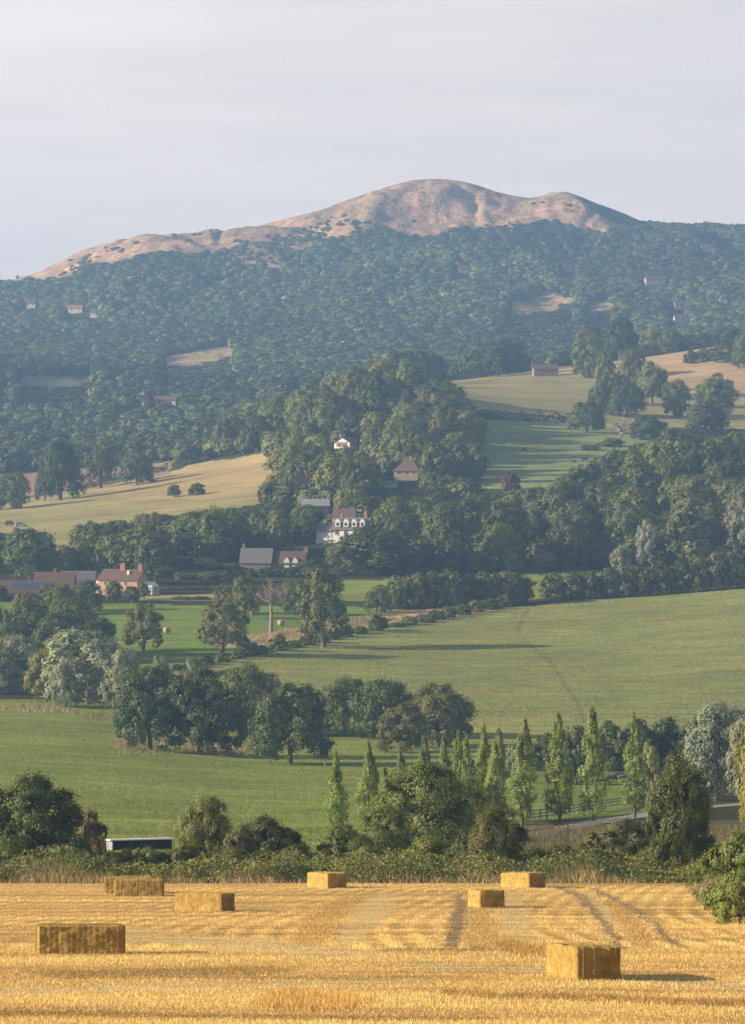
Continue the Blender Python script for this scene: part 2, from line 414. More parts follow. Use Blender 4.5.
def cover(X, Y, Z):
    px = CX + F * X / Y; py = HY - F * Z / Y
    w = fbm(X / 25, Y / 40, 71, 4); w2 = fbm(X / 25 + 50, Y / 40, 72, 4)
    qx = px + w * 7 * np.clip(1500 / Y, .3, 2); qy = py + w2 * 3
    c = np.empty(X.shape + (3,)); c[:] = FLOOR
    for col, poly, y0, y1 in ZONES:
        m = inpoly(qx, qy, poly) & (Y >= y0) & (Y <= y1)
        c[m] = col
    # worn path across the pasture, mown edges
    def path(pts, wid, col, y0, y1):
        P = np.array(pts, float)
        px_at = np.interp(py, P[::-1, 1] if P[0, 1] > P[-1, 1] else P[:, 1], P[::-1, 0] if P[0, 1] > P[-1, 1] else P[:, 0])
        m = (np.abs(px - px_at - 3 * w) < wid) & (py > P[:, 1].min()) & (py < P[:, 1].max()) & (Y > y0) & (Y < y1)
        c[m] = col
    path([(529,608),(516,633),(530,645),(550,662),(566,685),(577,703),(583,722)], 1.7, (.155, .155, .065), 720, 1060)
    # bare hill top
    b = np.interp(px, [p for p, q in BARE], [q for p, q in BARE])
    t = np.clip((b - py + 14 * fbm(X / 60, Y / 120, 91, 4)) / 5 + .5, 0, 1) * (Y > 3150)
    tan = np.array((.405, .262, .160)) * (1 + .25 * fbm(X / 90, Y / 150, 92, 4))[..., None]
    gr = np.array((.135, .125, .055))
    gmix = np.clip(fbm(X / 50, Y / 140, 95, 4) * 2.2 + .05, 0, 1)[..., None]
    tan = tan * (1 - .65 * gmix) + gr * .65 * gmix
    flank_shade = inpoly(px, py, [(566,188),(580,199),(596,212),(612,222),(640,232),(690,240),(690,196)]) & (Y > 3600)
    tan[flank_shade] = (.055, .065, .035)  # shade of the summit's right flank, painted into the ground colour
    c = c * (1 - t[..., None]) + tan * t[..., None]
    return c, t

def grid_mesh(name, iy0, iy1, mat, cover_fn, step=1):
    ys = np.arange(iy0, iy1 + 1, step)
    X = _X[ys]; Y = _Y[ys]; Z = GZ[ys]
    v = np.stack([X, Y, Z], -1).reshape(-1, 3)
    r, c = X.shape
    i = np.arange(r * c).reshape(r, c)
    f = np.stack([i[:-1, :-1], i[:-1, 1:], i[1:, 1:], i[1:, :-1]], -1).reshape(-1, 4)
    me = mesh_np(name, v, f, [mat], True)
    set_col(me, cover_fn(X, Y, Z).reshape(-1, 3))
    return tag(link(name, me), kind='structure')
iA = int(np.searchsorted(GY, 228)); iB = int(np.searchsorted(GY, 2360))

STUB0 = (.73, .48, .18)
SZ = [  # swaths, wheelings and taller strips in the stubble: colour, stalk height factor, density factor, polygon
    ((.58, .38, .13), 1.0, 1.2, [(285,944),(325,944),(345,915),(372,893),(350,893),(308,915)]),
    ((.74, .53, .235), .6, .8, [(332,944),(362,944),(386,915),(404,895),(378,893),(350,915)]),
    ((.74, .53, .235), .6, .8, [(495,944),(540,944),(530,915),(520,893),(500,893),(500,915)]),
    ((.37, .275, .16), .3, .25, [(444,946),(462,946),(469,912),(464,893),(457,893),(452,912)]),
    ((.38, .285, .165), .3, .25, [(560,886),(584,896),(606,920),(629,950),(618,950),(596,922),(576,898),(556,889)]),
    ((.38, .285, .165), .3, .3, [(596,888),(634,906),(662,928),(684,948),(672,948),(652,928),(628,910),(592,891)]),
    ((.73, .52, .23), .6, .8, [(566,886),(590,896),(630,922),(660,948),(634,948),(608,918),(586,898)]),
    ((.57, .37, .13), 1.0, 1.2, [(606,900),(620,902),(640,925),(656,944),(640,948),(618,920)]),
    ((.58, .38, .14), 1.0, 1.2, [(466,908),(492,908),(500,946),(468,946)]),
    ((.47, .29, .09), 1.7, 1.6, [(498,941),(545,947),(548,957),(520,955),(498,949)]),
    ((.58, .37, .12), 1.9, 1.7, [(246,1004),(270,994),(300,991),(340,995),(378,1003),(350,1009),(290,1011)]),
    ((.74, .53, .24), .6, .8, [(100,925),(330,946),(400,954),(330,958),(120,942)]),
    ((.46, .31, .12), .6, 1, [(380,948),(520,946),(520,950),(380,952)]),
    ((.47, .31, .11), 1.2, 1, [(20,972),(260,967),(300,971),(260,974),(60,978)]),
    ((.46, .29, .10), 1.3, 1, [(440,990),(760,1000),(760,1008),(440,996)]),
    ((.75, .54, .25), .6, .8, [(-20,988),(240,984),(430,978),(430,984),(240,990),(-20,996)]),
    ((.75, .54, .25), .6, .8, [(400,962),(540,968),(760,985),(760,992),(540,975),(400,967)]),
    ((.45, .29, .10), .8, 1, [(-20,1010),(250,1014),(500,1018),(500,1022),(-20,1017)]),
]
def stubble_info(X, Y, Z):
    px = CX + F * X / Y; py = HY - F * Z / Y
    w = fbm(X / 1.5, Y / 4, 41, 4); qx = px + 6 * w + 2.6 * rng.normal(size=X.shape); qy = py + 2.5 * fbm(X / 1.5, Y / 4, 44, 3) + .8 * rng.normal(size=X.shape)
    c = np.empty(X.shape + (3,)); c[:] = STUB0
    hgt = np.ones(X.shape); den = np.ones(X.shape)
    band = fbm(X / 14, Y / 2.6, 47, 4)                 # header-width swaths lying across the view
    c *= (1 + .5 * band)[..., None]; hgt *= (1 + .6 * band); den *= 1 + .7 * band
    far = (Y > 116)
    row = np.sin((X - .05 * (Y - 150) - .0009 * (Y - 165) ** 2) * 2 * math.pi / 1.0) * np.clip(.6 + 1.2 * fbm(X / 3, Y / 9, 49, 2), 0, 1)
    hgt = np.where(far, hgt * (1 + .45 * row), hgt); den = np.where(far, den * (1 + .6 * row), den)
    c = np.where(far[..., None], c * (1 + .13 * row)[..., None], c)
    for col, h, d, poly in SZ:
        m = inpoly(qx, qy, poly); c[m] = np.array(col) * (1 + .2 * band[m])[..., None]; hgt[m] = h * (1 + .3 * band[m]); den[m] = d
    edge = np.clip((Y - 219) / 6, 0, 1) * .5
    c = c * (1 - edge[..., None]) + np.array((.33, .24, .11)) * edge[..., None]
    return c, hgt, np.clip(den, .05, None)
grid_mesh('stubble_field', 0, iA, M_STUB, lambda X, Y, Z: stubble_info(X, Y, Z)[0] * .82)
grid_mesh('meadow_ground', iA, iB, M_GROUND, lambda X, Y, Z: cover(X, Y, Z)[0])
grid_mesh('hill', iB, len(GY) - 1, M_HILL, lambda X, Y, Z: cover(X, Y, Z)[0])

# ------------------------------------------------------------------ stubble stalks and loose straw
def blades(P, D, W, cols):
    """triangles: base P, tip P+D, half width vectors W"""
    n = len(P)
    v = np.stack([P - W, P + W, P + D], 1).reshape(-1, 3)
    f = np.arange(3 * n).reshape(n, 3)
    return v, f, np.repeat(cols, 3, 0)
def scatter_stalks():
    Vs = []; Fs = []; Cs = []; b = 0
    for y0, y1, dens in ((70, 92, 260), (92, 116, 170), (116, 150, 110), (150, 190, 75), (190, 227, 50)):
        uw = .112
        n = int((y1 - y0) * uw * (y0 + y1) * dens * 1.5)
        Y = rng.uniform(y0, y1, n); X = rng.uniform(-uw, uw, n) * Y
        Z = terrain(X, Y)
        c, h, d = stubble_info(X, Y, Z)
        keep = rng.random(n) < d / 1.8
        X, Y, Z, c, h = X[keep], Y[keep], Z[keep], c[keep], h[keep]; n = len(X)
        H = np.clip(rng.normal(.058, .02, n), .02, .15) * np.clip(h, .3, 3)
        ang = rng.uniform(0, 6.283, n); lean = rng.uniform(0, .55, n)
        D = np.stack([np.cos(ang) * lean * H, np.sin(ang) * lean * H, H], 1)
        wa = rng.uniform(-1.0, 1.0, n); hw = (.006 + Y * 2.6e-5)[:, None] * rng.uniform(.6, 1.4, n)[:, None]
        W = np.stack([np.cos(wa), np.sin(wa), 0 * wa], 1) * hw
        loose = rng.random(n) < .16
        D[loose, 2] = rng.uniform(.0, .04, loose.sum()); D[loose, :2] *= 4; Z = Z + np.where(loose, .04, -.01)
        c = c * rng.uniform(.65, 1.45, n)[:, None]
        c[loose] = np.array((.66, .50, .26)) * rng.uniform(.7, 1.15, loose.sum())[:, None]
        v, f, cc = blades(np.stack([X, Y, Z], 1), D, W, c)
        Vs.append(v); Fs.append(f + b); Cs.append(cc); b += len(v)
    me = mesh_np('stubble', np.concatenate(Vs), np.concatenate(Fs), [M_STRAW])
    set_col(me, np.clip(np.concatenate(Cs), 0, .85))
    tag(link('stubble', me), 'cut golden straw stalks standing and lying across the foreground field', 'stubble', kind='stuff')
scatter_stalks()

# ------------------------------------------------------------------ trees
def unit(a): return a / (np.linalg.norm(a, axis=-1, keepdims=True) + 1e-9)
def leaf_quads(P, Nn, size, r, elong=1.35):
    n = len(P)
    t = unit(np.cross(Nn, r.normal(size=(n, 3)))); bt = np.cross(Nn, t)
    s = (size * r.uniform(.6, 1.35, n))[:, None]
    a = t * s * elong * .5; b = bt * s * .5
    fold = Nn * s * .12
    v = np.stack([P - a, P - b + fold, P + a, P + b + fold], 1).reshape(-1, 3)
    return v, np.arange(4 * n).reshape(n, 4)

def crown_points(kind, H, W, nleaf, r):
    """leaf positions and facings for one crown; H total height, W crown width, base at 0"""
    R = W / 2
    lobes = []   # centre, radii
    if kind in ('oak', 'round', 'tall', 'bush', 'ragged', 'willow', 'sprig'):
        z0 = {'oak': .035, 'round': .02, 'tall': .04, 'bush': -.05, 'ragged': .06, 'willow': .02, 'sprig': .02}[kind] * H
        nl = {'oak': 44, 'round': 38, 'tall': 38, 'bush': 24, 'ragged': 40, 'willow': 34, 'sprig': 44}[kind]
        ch = H - z0
        for i in range(nl):
            zf = 1 - 2 * (i + .5) / nl; af = i * 2.39996 + r.normal() * .25   # evenly spread round the dome, then shaken
            q = np.array([math.cos(af) * math.sqrt(1 - zf*zf), math.sin(af) * math.sqrt(1 - zf*zf), zf]) + r.normal(size=3) * (.16 if kind != 'ragged' else .3)
            # push outwards so that lobes line the dome
            q = q / max(np.linalg.norm(q), .2) * r.uniform(.58, .82)
            if q[2] < 0:
                hn = np.hypot(q[0], q[1]); q[:2] *= r.uniform(.58, .84) / max(hn, .15)
            prof = 1.0
            if kind == 'tall': prof = 1 - .35 * max(q[2], 0)
            if kind == 'sprig': prof = 1.05 - .42 * (q[2] + .6)
            lr = r.uniform(.19, .35) if kind not in ('ragged', 'sprig') else r.uniform(.13, .27)
            c = np.array([q[0] * R * prof, q[1] * R * prof, z0 + ch * (.45 + .5 * q[2])])
            rad = np.array([lr * R, lr * R, lr * R * .85 * max(ch / W, .7)])
            c[2] = min(c[2], H - rad[2] * .92); c[2] = max(c[2], z0 + rad[2] * .42)
            lobes.append((c, rad))
        lobes.append((np.array([0, 0, z0 + ch * .5]), np.array([R * .55, R * .55, ch * .36])))
    elif kind == 'poplar':
        z0 = .09 * H
        for i in range(64):
            t = (i + r.random()) / 64
            prof = (math.sin(math.pi * min(1, (t * .93 + .07)) ** .62) ** .75) if t < .999 else .2
            a = r.uniform(0, 6.283); rr = R * prof * r.uniform(.25, .62)
            lobes.append((np.array([math.cos(a) * rr, math.sin(a) * rr, z0 + (H - z0) * (.03 + .93 * t)]),
                          np.array([R * .34 * max(prof, .3), R * .34 * max(prof, .3), H * .05])))
    P = []; Nn = []
    per = max(1, nleaf // len(lobes))
    cc = np.array([0, 0, H * .5])
    for c, rad in lobes:
        k = 14
        dirs = unit(r.normal(size=(k, 3)) + np.array([0, 0, .35]))
        if kind == 'poplar': dirs[:, 2] = r.uniform(-1, 1, k)
        idx = r.integers(0, k, per)
        base = dirs[idx] * r.uniform(.72, 1.06, per)[:, None]
        off = r.normal(size=(per, 3)) * .21
        if kind == 'poplar': off[:, 2] *= 1.9; off[:, :2] *= .85
        p = c + (base + off) * rad
        n = unit(.95 * unit(base + off) + .5 * unit(p - cc) + .42 * unit(r.normal(size=(per, 3))) + np.array([0, 0, .12]))
        P.append(p); Nn.append(n)
    P = np.concatenate(P); Nn = np.concatenate(Nn)
    keep = P[:, 2] > (.01 * H if kind != 'bush' else -.02 * H)
    # drop what lies deep inside
    deep = np.zeros(len(P), bool)
    for c, rad in lobes: deep |= (((P - c) / (rad * .62)) ** 2).sum(1) < 1
    keep &= ~deep
    P[:, 2] *= H / np.percentile(P[:, 2], 99.7)
    k = (W / 2) / np.percentile(np.hypot(P[:, 0], P[:, 1]), 98); P[:, :2] *= k
    return P[keep], Nn[keep], lobes

PROTO = {}
def make_proto(key, kind, H, W, nleaf, leaf, seed, trunk_r=None, elong=1.35):
    r = np.random.default_rng(seed)
    P, Nn, lobes = crown_points(kind, H, W, nleaf, r)
    v, f = leaf_quads(P, Nn, leaf, r, elong)
    crown = mesh_np(key + '_crown', v, f, [M_LEAF])
    tr = trunk_r or H * .032
    m = MB()
    top = H * (.55 if kind != 'poplar' else .85)
    if kind in ('bush',):
        for i in range(7):
            c, rad = lobes[i]
            m.tube([(r.uniform(-.15, .15) * W, r.uniform(-.1, .1) * W, -.4), (c[0] * .5, c[1] * .5, c[2] * .5), tuple(c)], [tr * .6, tr * .45, tr * .15], 5)
    else:
        bend = r.normal(size=2) * H * .02
        pts = [(0, 0, -.6), (0, 0, .15 * tr), (bend[0] * .4, bend[1] * .4, top * .35), (bend[0], bend[1], top * .7), (bend[0] * .6, bend[1] * .6, top)]
        m.tube(pts, [tr * 1.6, tr * 1.25, tr, tr * .75, tr * .3], 8)
        if kind != 'poplar':
            for i in range(min(12, len(lobes))):
                c, rad = lobes[i]
                s = np.array(pts[2]) * (1 - .4 * r.random()) + np.array(pts[3]) * .4 * r.random()
                mid = s * .45 + c * .55 + np.array([0, 0, -.03 * H])
                m.tube([s, mid, c], [tr * .45, tr * .3, tr * .1], 5)
    trunk = m.mesh(key + '_trunk', [M_BARK], True)
    PROTO[key] = dict(crown=crown, trunk=trunk, H=H, W=W, kind=kind, root=None)

# mid-distance kinds
for s in range(3): make_proto(f'oak{s}', 'oak', 12, 14, 20000, .34, 100 + s)
for s in range(3): make_proto(f'round{s}', 'round', 13, 12, 18000, .34, 110 + s)
for s in range(2): make_proto(f'tall{s}', 'tall', 16, 11, 16000, .38, 120 + s)
for s in range(2): make_proto(f'ragged{s}', 'ragged', 12, 10, 11000, .32, 125 + s)
for s in range(2): make_proto(f'willow{s}', 'willow', 11, 11, 22000, .28, 130 + s, elong=1.4)
for s in range(5): make_proto(f'poplar{s}', 'poplar', 12, 2.7, 13000, .15, 140 + s, .13, 1.5)
for s in range(3): make_proto(f'bush{s}', 'bush', 4, 5, 7000, .22, 150 + s, .10)
# coarser ones for the woods beyond a kilometre
for s in range(5): make_proto(f'wood{s}', 'round', 15, 13, 8000, .56, 160 + s)
for s in range(2): make_proto(f'woodtall{s}', 'tall', 17, 10, 6500, .55, 170 + s)
# near ones, finely leaved
for s in range(2): make_proto(f'nearround{s}', 'round', 6, 7.5, 34000, .13, 180 + s, .16)
for s in range(2): make_proto(f'nearbush{s}', 'bush', 3, 4.5, 26000, .095, 190 + s, .07)
for s in range(2): make_proto(f'nearsprig{s}', 'tall', 7, 5, 32000, .10, 195 + s, .09, 1.7)

GREENS = {'dark': (0.081, 0.107, 0.037), 'mid': (.142, .160, .048), 'light': (0.171, 0.195, 0.056), 'yellow': (0.207, 0.201, 0.059),
          'olive': (0.152, 0.149, 0.056), 'brown': (0.165, 0.122, 0.067), 'grey': (.255, .280, .195), 'poplar': (.25, .29, .105),
          'copper': (0.116, 0.061, 0.051), 'wood': (.136, .150, .054), 'wooddark': (.094, .112, .046), 'rust': (.150, .150, .060)}
CROWNPART = {'bush': ('foliage', 'stem')}
def plant(key, X, Y, h, w, name, label, cat, group=None, green='mid', rz=None, jit=.14, z=None, sink=0.0):
    p = PROTO[key]; g = np.array(GREENS[green]) if isinstance(green, str) else np.array(green)
    if green != 'grey': g = g * (.94, 1.0, .72)
    col = g * (1 + jit * rng.normal()) * (1 + min(jit, .12) * .3 * rng.normal(size=3))
    sxy = w / p['W']; sz = h / p['H']
    zz = tz(X, Y) if z is None else z
    if p['root'] is None:
        o = empty(name)
        pn = CROWNPART.get(p['kind'], ('crown', 'trunk'))
        link(pn[0], p['crown'], o); link(pn[1], p['trunk'], o)
        p['root'] = o
    else:
        src = p['root']
        o = src.copy(); o.name = name; COL.objects.link(o)
        for k in list(o.keys()): del o[k]
        for ch in src.children:
            d = ch.copy(); COL.objects.link(d); d.parent = o
    o.location = (X, Y, zz - sink); o.rotation_euler = (rng.normal() * .022, rng.normal() * .022, rng.uniform(0, 6.28) if rz is None else rz)
    o.scale = (sxy, sxy, sz)
    for ch in o.children: ch.color = (*np.clip(col, .01, .6), 1)
    return tag(o, label, cat, group)

PLANTED = []   # px, Y, half width in m, top z: for keeping sight of houses
def T(key, px, top, w, Y=None, py=None, name='broadleaf_tree', label='', cat='tree', group=None, green='mid', **kw):
    if isinstance(key, (list, tuple)): key = random.choice(key)
    if Y is None: X, Y = ground_at(px, py, kw.pop('Y0', 240))
    else: X = xa(px, Y)
    z = tz(X, Y); h = (HY - top) / F * Y - z
    h = max(h, .8)
    return plant(key, X, Y, h, w * Y / F, name, label, cat, group, green, **kw)
OAK = ['oak0', 'oak1', 'oak2']; RND = ['round0', 'round1', 'round2']; TAL = ['tall0', 'tall1']; BSH = ['bush0', 'bush1', 'bush2']
WOD = ['wood0', 'wood1', 'wood2', 'wood3', 'wood4']; WIL = ['willow0', 'willow1']; RAG = ['ragged0', 'ragged1']
WDT = ['woodtall0', 'woodtall1']

# ---- near band behind the stubble field
T('nearround0', 28, 776, 118, Y=262, label='dark round-topped broadleaf tree at the left end of the stubble field hedge', green='dark')
T('nearbush0', 92, 812, 34, Y=285, name='bush', cat='bush', label='small brownish twiggy bush left of the white-roofed shed', green='brown')
T('nearround1', 203, 796, 58, Y=275, name='bush', cat='bush', label='grey-green rounded bush right of the white-roofed shed', green='olive')
T('nearbush1', 272, 818, 84, Y=270, name='bush', cat='bush', label='wide dark domed bush between the shed and the bushy light green tree', green=(.10,.108,.042))
T('nearbush0', 236, 826, 44, Y=262, name='bush', cat='bush', label='low bush filling the gap beside the wide dark domed bush', green='olive')
T('nearround0', 422, 764, 112, Y=330, label='bushy bright green tree in front of the poplar row', green=(.15,.19,.05), rz=1.0)
T('nearround1', 468, 778, 60, Y=345, label='darker green tree at the right shoulder of the bushy bright green tree', green='mid', rz=2.2)
T('nearround1', 385, 806, 66, Y=300, name='bush', cat='bush', label='leafy bush under the two leftmost poplars', green='light')
T('nearbush1', 345, 826, 60, Y=270, name='bush', cat='bush', label='low green bush left of the leafy bush under the poplars', green='mid')
T('nearbush0', 438, 838, 70, Y=262, name='bush', cat='bush', label='low bright green bush in front of the bushy bright green tree', green='light')
T('nearsprig0', 497, 806, 66, Y=246, name='bush', cat='bush', label='upright hawthorn bush with brownish tips by the gravel track', green='rust')
T('nearbush1', 470, 830, 46, Y=255, name='bush', cat='bush', label='small dark bush at the left foot of the upright hawthorn bush', green='mid')
T('nearbush0', 622, 820, 86, Y=285, name='bush', cat='bush', label='brownish bramble mound below the gravel track', green='olive')
T('nearsprig1', 680, 752, 70, Y=245, label='tall scruffy hawthorn with yellowing tips at the right of the field edge', cat='tree', name='hawthorn_tree', green=(.14,.145,.05))
T('nearsprig1', 768, 690, 60, Y=222, label='tall thin tree with yellow-green leaves cut by the right picture edge', cat='tree', name='hawthorn_tree', green='yellow')
T('nearbush1', 746, 832, 84, Y=178, name='bush', cat='bush', label='green bramble bush spilling over the right edge of the stubble field', green='light')
T('nearbush0', 722, 856, 54, Y=205, name='bush', cat='bush', label='smaller bramble bush between the tall hawthorn and the right-edge bramble', green='mid')
T('nearbush0', 790, 850, 90, Y=160, name='bush', cat='bush', label='bramble bush nearest the viewer on the right edge of the stubble', green='mid')
for i, (px, top, w) in enumerate([(108,852,34),(128,850,40),(150,848,44),(172,850,40),(186,846,36),(60,846,60),(300,846,50),(560,846,60),(590,850,60),(650,848,60),(535,848,50),(410,852,60),(12,846,60),(330,850,44),(365,846,50),(455,852,46),(505,850,50),(78,853,40),(228,848,50),(262,852,40),(672,846,56),(40,851,44),(616,853,40)]):
    T(['nearbush0', 'nearbush1'][i % 2], px, top, w, Y=252 + i % 4, name='bush', cat='bush', label='low scrubby bush growing out of the bracken hedge', group='scrub in the bracken hedge', green=['mid', 'olive', 'light'][i % 3])
T('nearbush1', 741, 872, 62, Y=150, name='bush', cat='bush', label='bright green bramble bush low on the right edge beside the stubble', green='light')
T('nearbush0', 706, 868, 40, Y=214, name='bush', cat='bush', label='bright bramble clump at the far right corner of the stubble field', green='light')
# ---- poplars
pops = [(338,752,18,400),(369,743,20,420),(386,768,15,440),(401,752,17,452),(423,738,19,455),(444,737,18,462),(457,733,19,466),(470,738,17,462),
        (482,725,19,470),(496,730,20,455),(522,720,26,448),(559,714,25,456),(594,708,25,464),(635,715,22,476)]
ordn = ['first', 'second', 'third', 'fourth', 'fifth', 'sixth', 'seventh', 'eighth', 'ninth', 'tenth', 'eleventh', 'twelfth', 'thirteenth', 'fourteenth']
for i, (px, top, w, Y) in enumerate(pops):
    lab = {0: 'short poplar standing alone at the left end of the poplar row', 13: 'slim poplar at the right end of the row by the track fence',
           12: 'tallest poplar, just left of the slim end poplar by the track', 2: 'smallest poplar, half hidden behind the bushy bright green tree'}.get(i, f'{ordn[i]} poplar from the left in the row, narrow and bright green')
    T(f'poplar{i % 5}', px, top, w * rng.uniform(1.1, 1.32), Y=Y, name='poplar_tree', label=lab, cat='poplar', group='poplars in a row across the valley bottom', green='poplar', jit=.07)
# ---- right side behind the poplars
T('willow0', 716, 704, 78, Y=545, name='willow_tree', label='silver willow right of the poplar row', cat='willow', green='grey')
T('willow1', 752, 712, 50, Y=530, name='willow_tree', label='silver willow cut by the right picture edge', cat='willow', green='grey')
T('ragged0', 652, 742, 24, Y=560, name='willow_tree', label='small pale willow between the slim end poplar and the hawthorn', cat='willow', green=(.22,.23,.11))
for i, (px, top, w, Y) in enumerate([(574,722,34,600),(612,718,36,640),(640,716,40,650),(668,714,36,655),(694,712,40,650),(545,730,26,640),(730,712,44,640)]):
    T(BSH, px, top + 4, w * 1.2, Y=Y, name='bush', cat='bush', label='dark bush in the thick hedge behind the right-hand poplars', group='dark hedge behind the right-hand poplars', green='dark')
T('ragged1', 512, 745, 16, Y=600, name='bush', cat='bush', label='small pale bush in the gap behind the middle poplars', green='grey')
# ---- oaks in the meadow
MO = [(150,668,74,668,'broad dark oak forming the left half of the twin oak clump','dark','oak0'),(200,670,88,668,'broad dark oak forming the right half of the twin oak clump','dark','oak1'),
      (290,684,82,650,'round dark oak standing alone in the meadow on a short trunk','dark','oak2'),
      (246,664,50,735,'tall leafy tree showing between the twin oaks and the lone oak','mid','round0'),(268,674,44,745,'narrow tree close behind the lone meadow oak','mid','round1'),
      (345,678,58,735,'dark leafy tree right behind the lone meadow oak','wood','round2'),(386,680,66,728,'dark green tree in the middle of the meadow tree line','dark','round0'),
      (438,684,76,705,'olive green spreading tree at the right end of the meadow tree line','olive','oak0'),(402,704,56,690,'low olive bushy tree in front of the meadow tree line','olive','round1'),
      (318,700,40,740,'small dark tree in the gap of the meadow tree line','dark','round1'),(128,690,30,700,'low dark side tree left of the twin oak clump','dark','round2')]
for px, top, w, Y, lab, g, k in MO: T(k, px, top, w, Y=Y, name='oak_tree' if k[:3] == 'oak' else 'broadleaf_tree', label=lab, green=g)
# ---- willows on the left
for px, top, w, Y, lab, g, k in [(-6,640,56,800,'grey-green willow cut by the left picture edge','grey','willow0'),(22,635,62,810,'grey willow second from the left picture edge','grey','willow1'),
      (46,650,46,785,'yellow-green willow wedged between the grey willows','yellow','willow0'),(88,630,98,780,'largest silver willow with heaped pale crown','grey','willow1'),
      (122,650,46,772,'small silver willow at the right foot of the largest one','grey','willow0'),(66,658,30,772,'low pale willow at the left foot of the largest one','grey','willow1'),
      (160,656,22,795,'pale willow tip showing above the twin oaks on the left','grey','willow0'),(190,660,22,795,'pale willow tip showing above the twin oaks on the right','grey','willow1')]:
    T(k, px, top, w, Y=Y, name='willow_tree', label=lab, cat='willow', green=g, jit=.06)
for i in range(9):
    px = 128 + i * 13
    T(BSH, px, 672 + (i % 3) * 3, 22, Y=815 + i * 3, name='bush', cat='bush', label='low bush in the strip behind the twin oaks', group='bushes behind the twin oaks', green='mid')
# ---- dark trees in front of the farm
for px, top, w, Y, lab, g in [(-4,606,52,885,'dark tree at the left picture edge above the willows','dark'),(32,602,64,880,'broad dark tree above the grey willows','dark'),(74,600,60,875,'dark tree right of the broad one above the willows','wooddark'),
      (98,618,40,865,'lower dark tree ending the clump above the willows','dark'),(56,612,50,860,'dark tree in the middle of the clump above the willows','dark'),
      (10,622,50,862,'lower left dark tree of the clump above the willows','dark'),
      (60,584,38,1000,'olive tree below the old tiled farm roof','olive'),(88,580,32,1010,'dark tree left of the orange brick house front','dark'),(26,592,30,985,'olive tree below the solar panels','olive'),
      (114,581,18,1040,'small round tree against the orange brick house','mid'),(131,586,18,1035,'small tree before the gable corner of the orange brick house','wooddark'),(144,583,14,1045,'little grey-green tree beside the conservatory','olive'),
      (143,604,42,890,'thin light green tree in the bright meadow left of the round bale','olive'),(222,599,56,878,'broad yellow-green tree standing in the long hedge','yellow'),
      (245,574,30,985,'olive tree left of the bare dead tree','olive'),(296,580,36,1000,'tree behind the bare dead tree','mid'),(222,584,22,1000,'small olive tree at the edge of the bright meadow','olive'),
      (324,569,60,905,'tall loose-crowned tree right of the bare dead tree','olive'),(377,585,28,1010,'round bush-like tree alone before the far strip of grass','mid')]:
    T(RAG if g in ('olive', 'yellow') else RND, px, top, w, Y=Y, label=lab, green=g)
for i, (px, top, w) in enumerate([(-4,584,26),(14,596,22),(33,595,24),(48,584,24),(64,587,24),(80,585,22)]):
    T(RND, px, top, w, Y=1052, label='low tree screening the front of the old farm roofs', group='trees before the old farm', green=['olive', 'dark', 'mid'][i % 3])
for i, (px, top, w) in enumerate([(236,566,22),(250,568,22),(264,567,24),(278,569,22),(292,567,24),(306,563,26),(316,558,26)]):
    T(BSH, px, top, w, Y=1112, name='bush', cat='bush', label='bush in the dark hedge before the grey-roofed cottage', group='hedge before the cottage', green=['dark', 'wooddark'][i % 2])
for i, (px, top, w) in enumerate([(170,590,18),(186,588,20),(200,586,22),(215,589,18),(232,585,20),(200,597,26),(182,598,22)]):
    T(BSH, px, top, w, Y=1075 if i < 5 else 1045, name='bush', cat='bush', label='low bush in the rough strip right of the orange brick house', group='bushes right of the brick house', green=['mid', 'olive', 'brown'][i % 3])
for i, (px, top, w) in enumerate([(162,566,24),(176,561,26),(190,563,24),(204,558,28),(218,562,26),(231,563,24),(183,572,22),(210,572,24),(226,573,20)]):
    T(BSH, px, top, w, Y=1138 if i < 6 else 1104, name='bush', cat='bush', label='low bush in the treeless gap between the brick house and the cottage', group='bushes between brick house and cottage', green=['wood', 'mid', 'olive'][i % 3])
# ---- hedge along the lower edge of the big pasture (individual bushes)
hl = [(178,664,14),(192,657,16),(206,655,18),(222,652,16),(238,650,14),(250,642,20),(262,645,14),(278,634,20),(293,640,16),(306,634,18),(318,630,22),(332,632,18),(346,626,18),
      (360,626,20),(379,615,24),(397,622,18),(409,616,22),(424,614,22),(436,610,20),(448,606,20),(462,604,20),(476,600,20),(490,598,20),(505,594,22),(518,590,22)]
for i, (px, top, w) in enumerate(hl):
    X, Y = ground_at(px, np.interp(px, [178, 250, 320, 400, 500, 530], [670, 657, 642, 627, 608, 602]), 800)
    T(BSH, px, top, w, Y=Y, name='bush', cat='bush', label='bush in the long hedge along the left boundary of the sloping pasture', group='hedge along the sloping pasture', green=['mid', 'olive', 'dark', 'mid'][i % 4])
for i, (px, top, w, g) in enumerate([(398,576,26,'mid'),(416,573,30,'olive'),(434,572,30,'wood'),(452,570,32,'olive'),(470,575,28,'brown'),(487,572,32,'wood'),(505,571,32,'olive'),(521,574,28,'mid')]):
    T(BSH, px, top, w * 1.15, Y=1024 + i * 2, label=f'{ordn[i]} tree from the left in the hedgerow left of the pasture gateway', group='hedgerow left of the pasture gateway', green=g)
for i, px in enumerate([552, 570, 589, 607, 624, 642, 660, 678, 697, 716, 736, 758]):
    top = np.interp(px, [552, 650, 758], [576, 566, 548])
    T(BSH, px, top + (i % 3) - 3, 29, Y=1046 + i * .6, label=f'{ordn[i]} tree from the left in the hedgerow along the pasture top', group='hedgerow along the pasture top', green=['wood', 'olive', 'mid', 'wooddark'][i % 4])
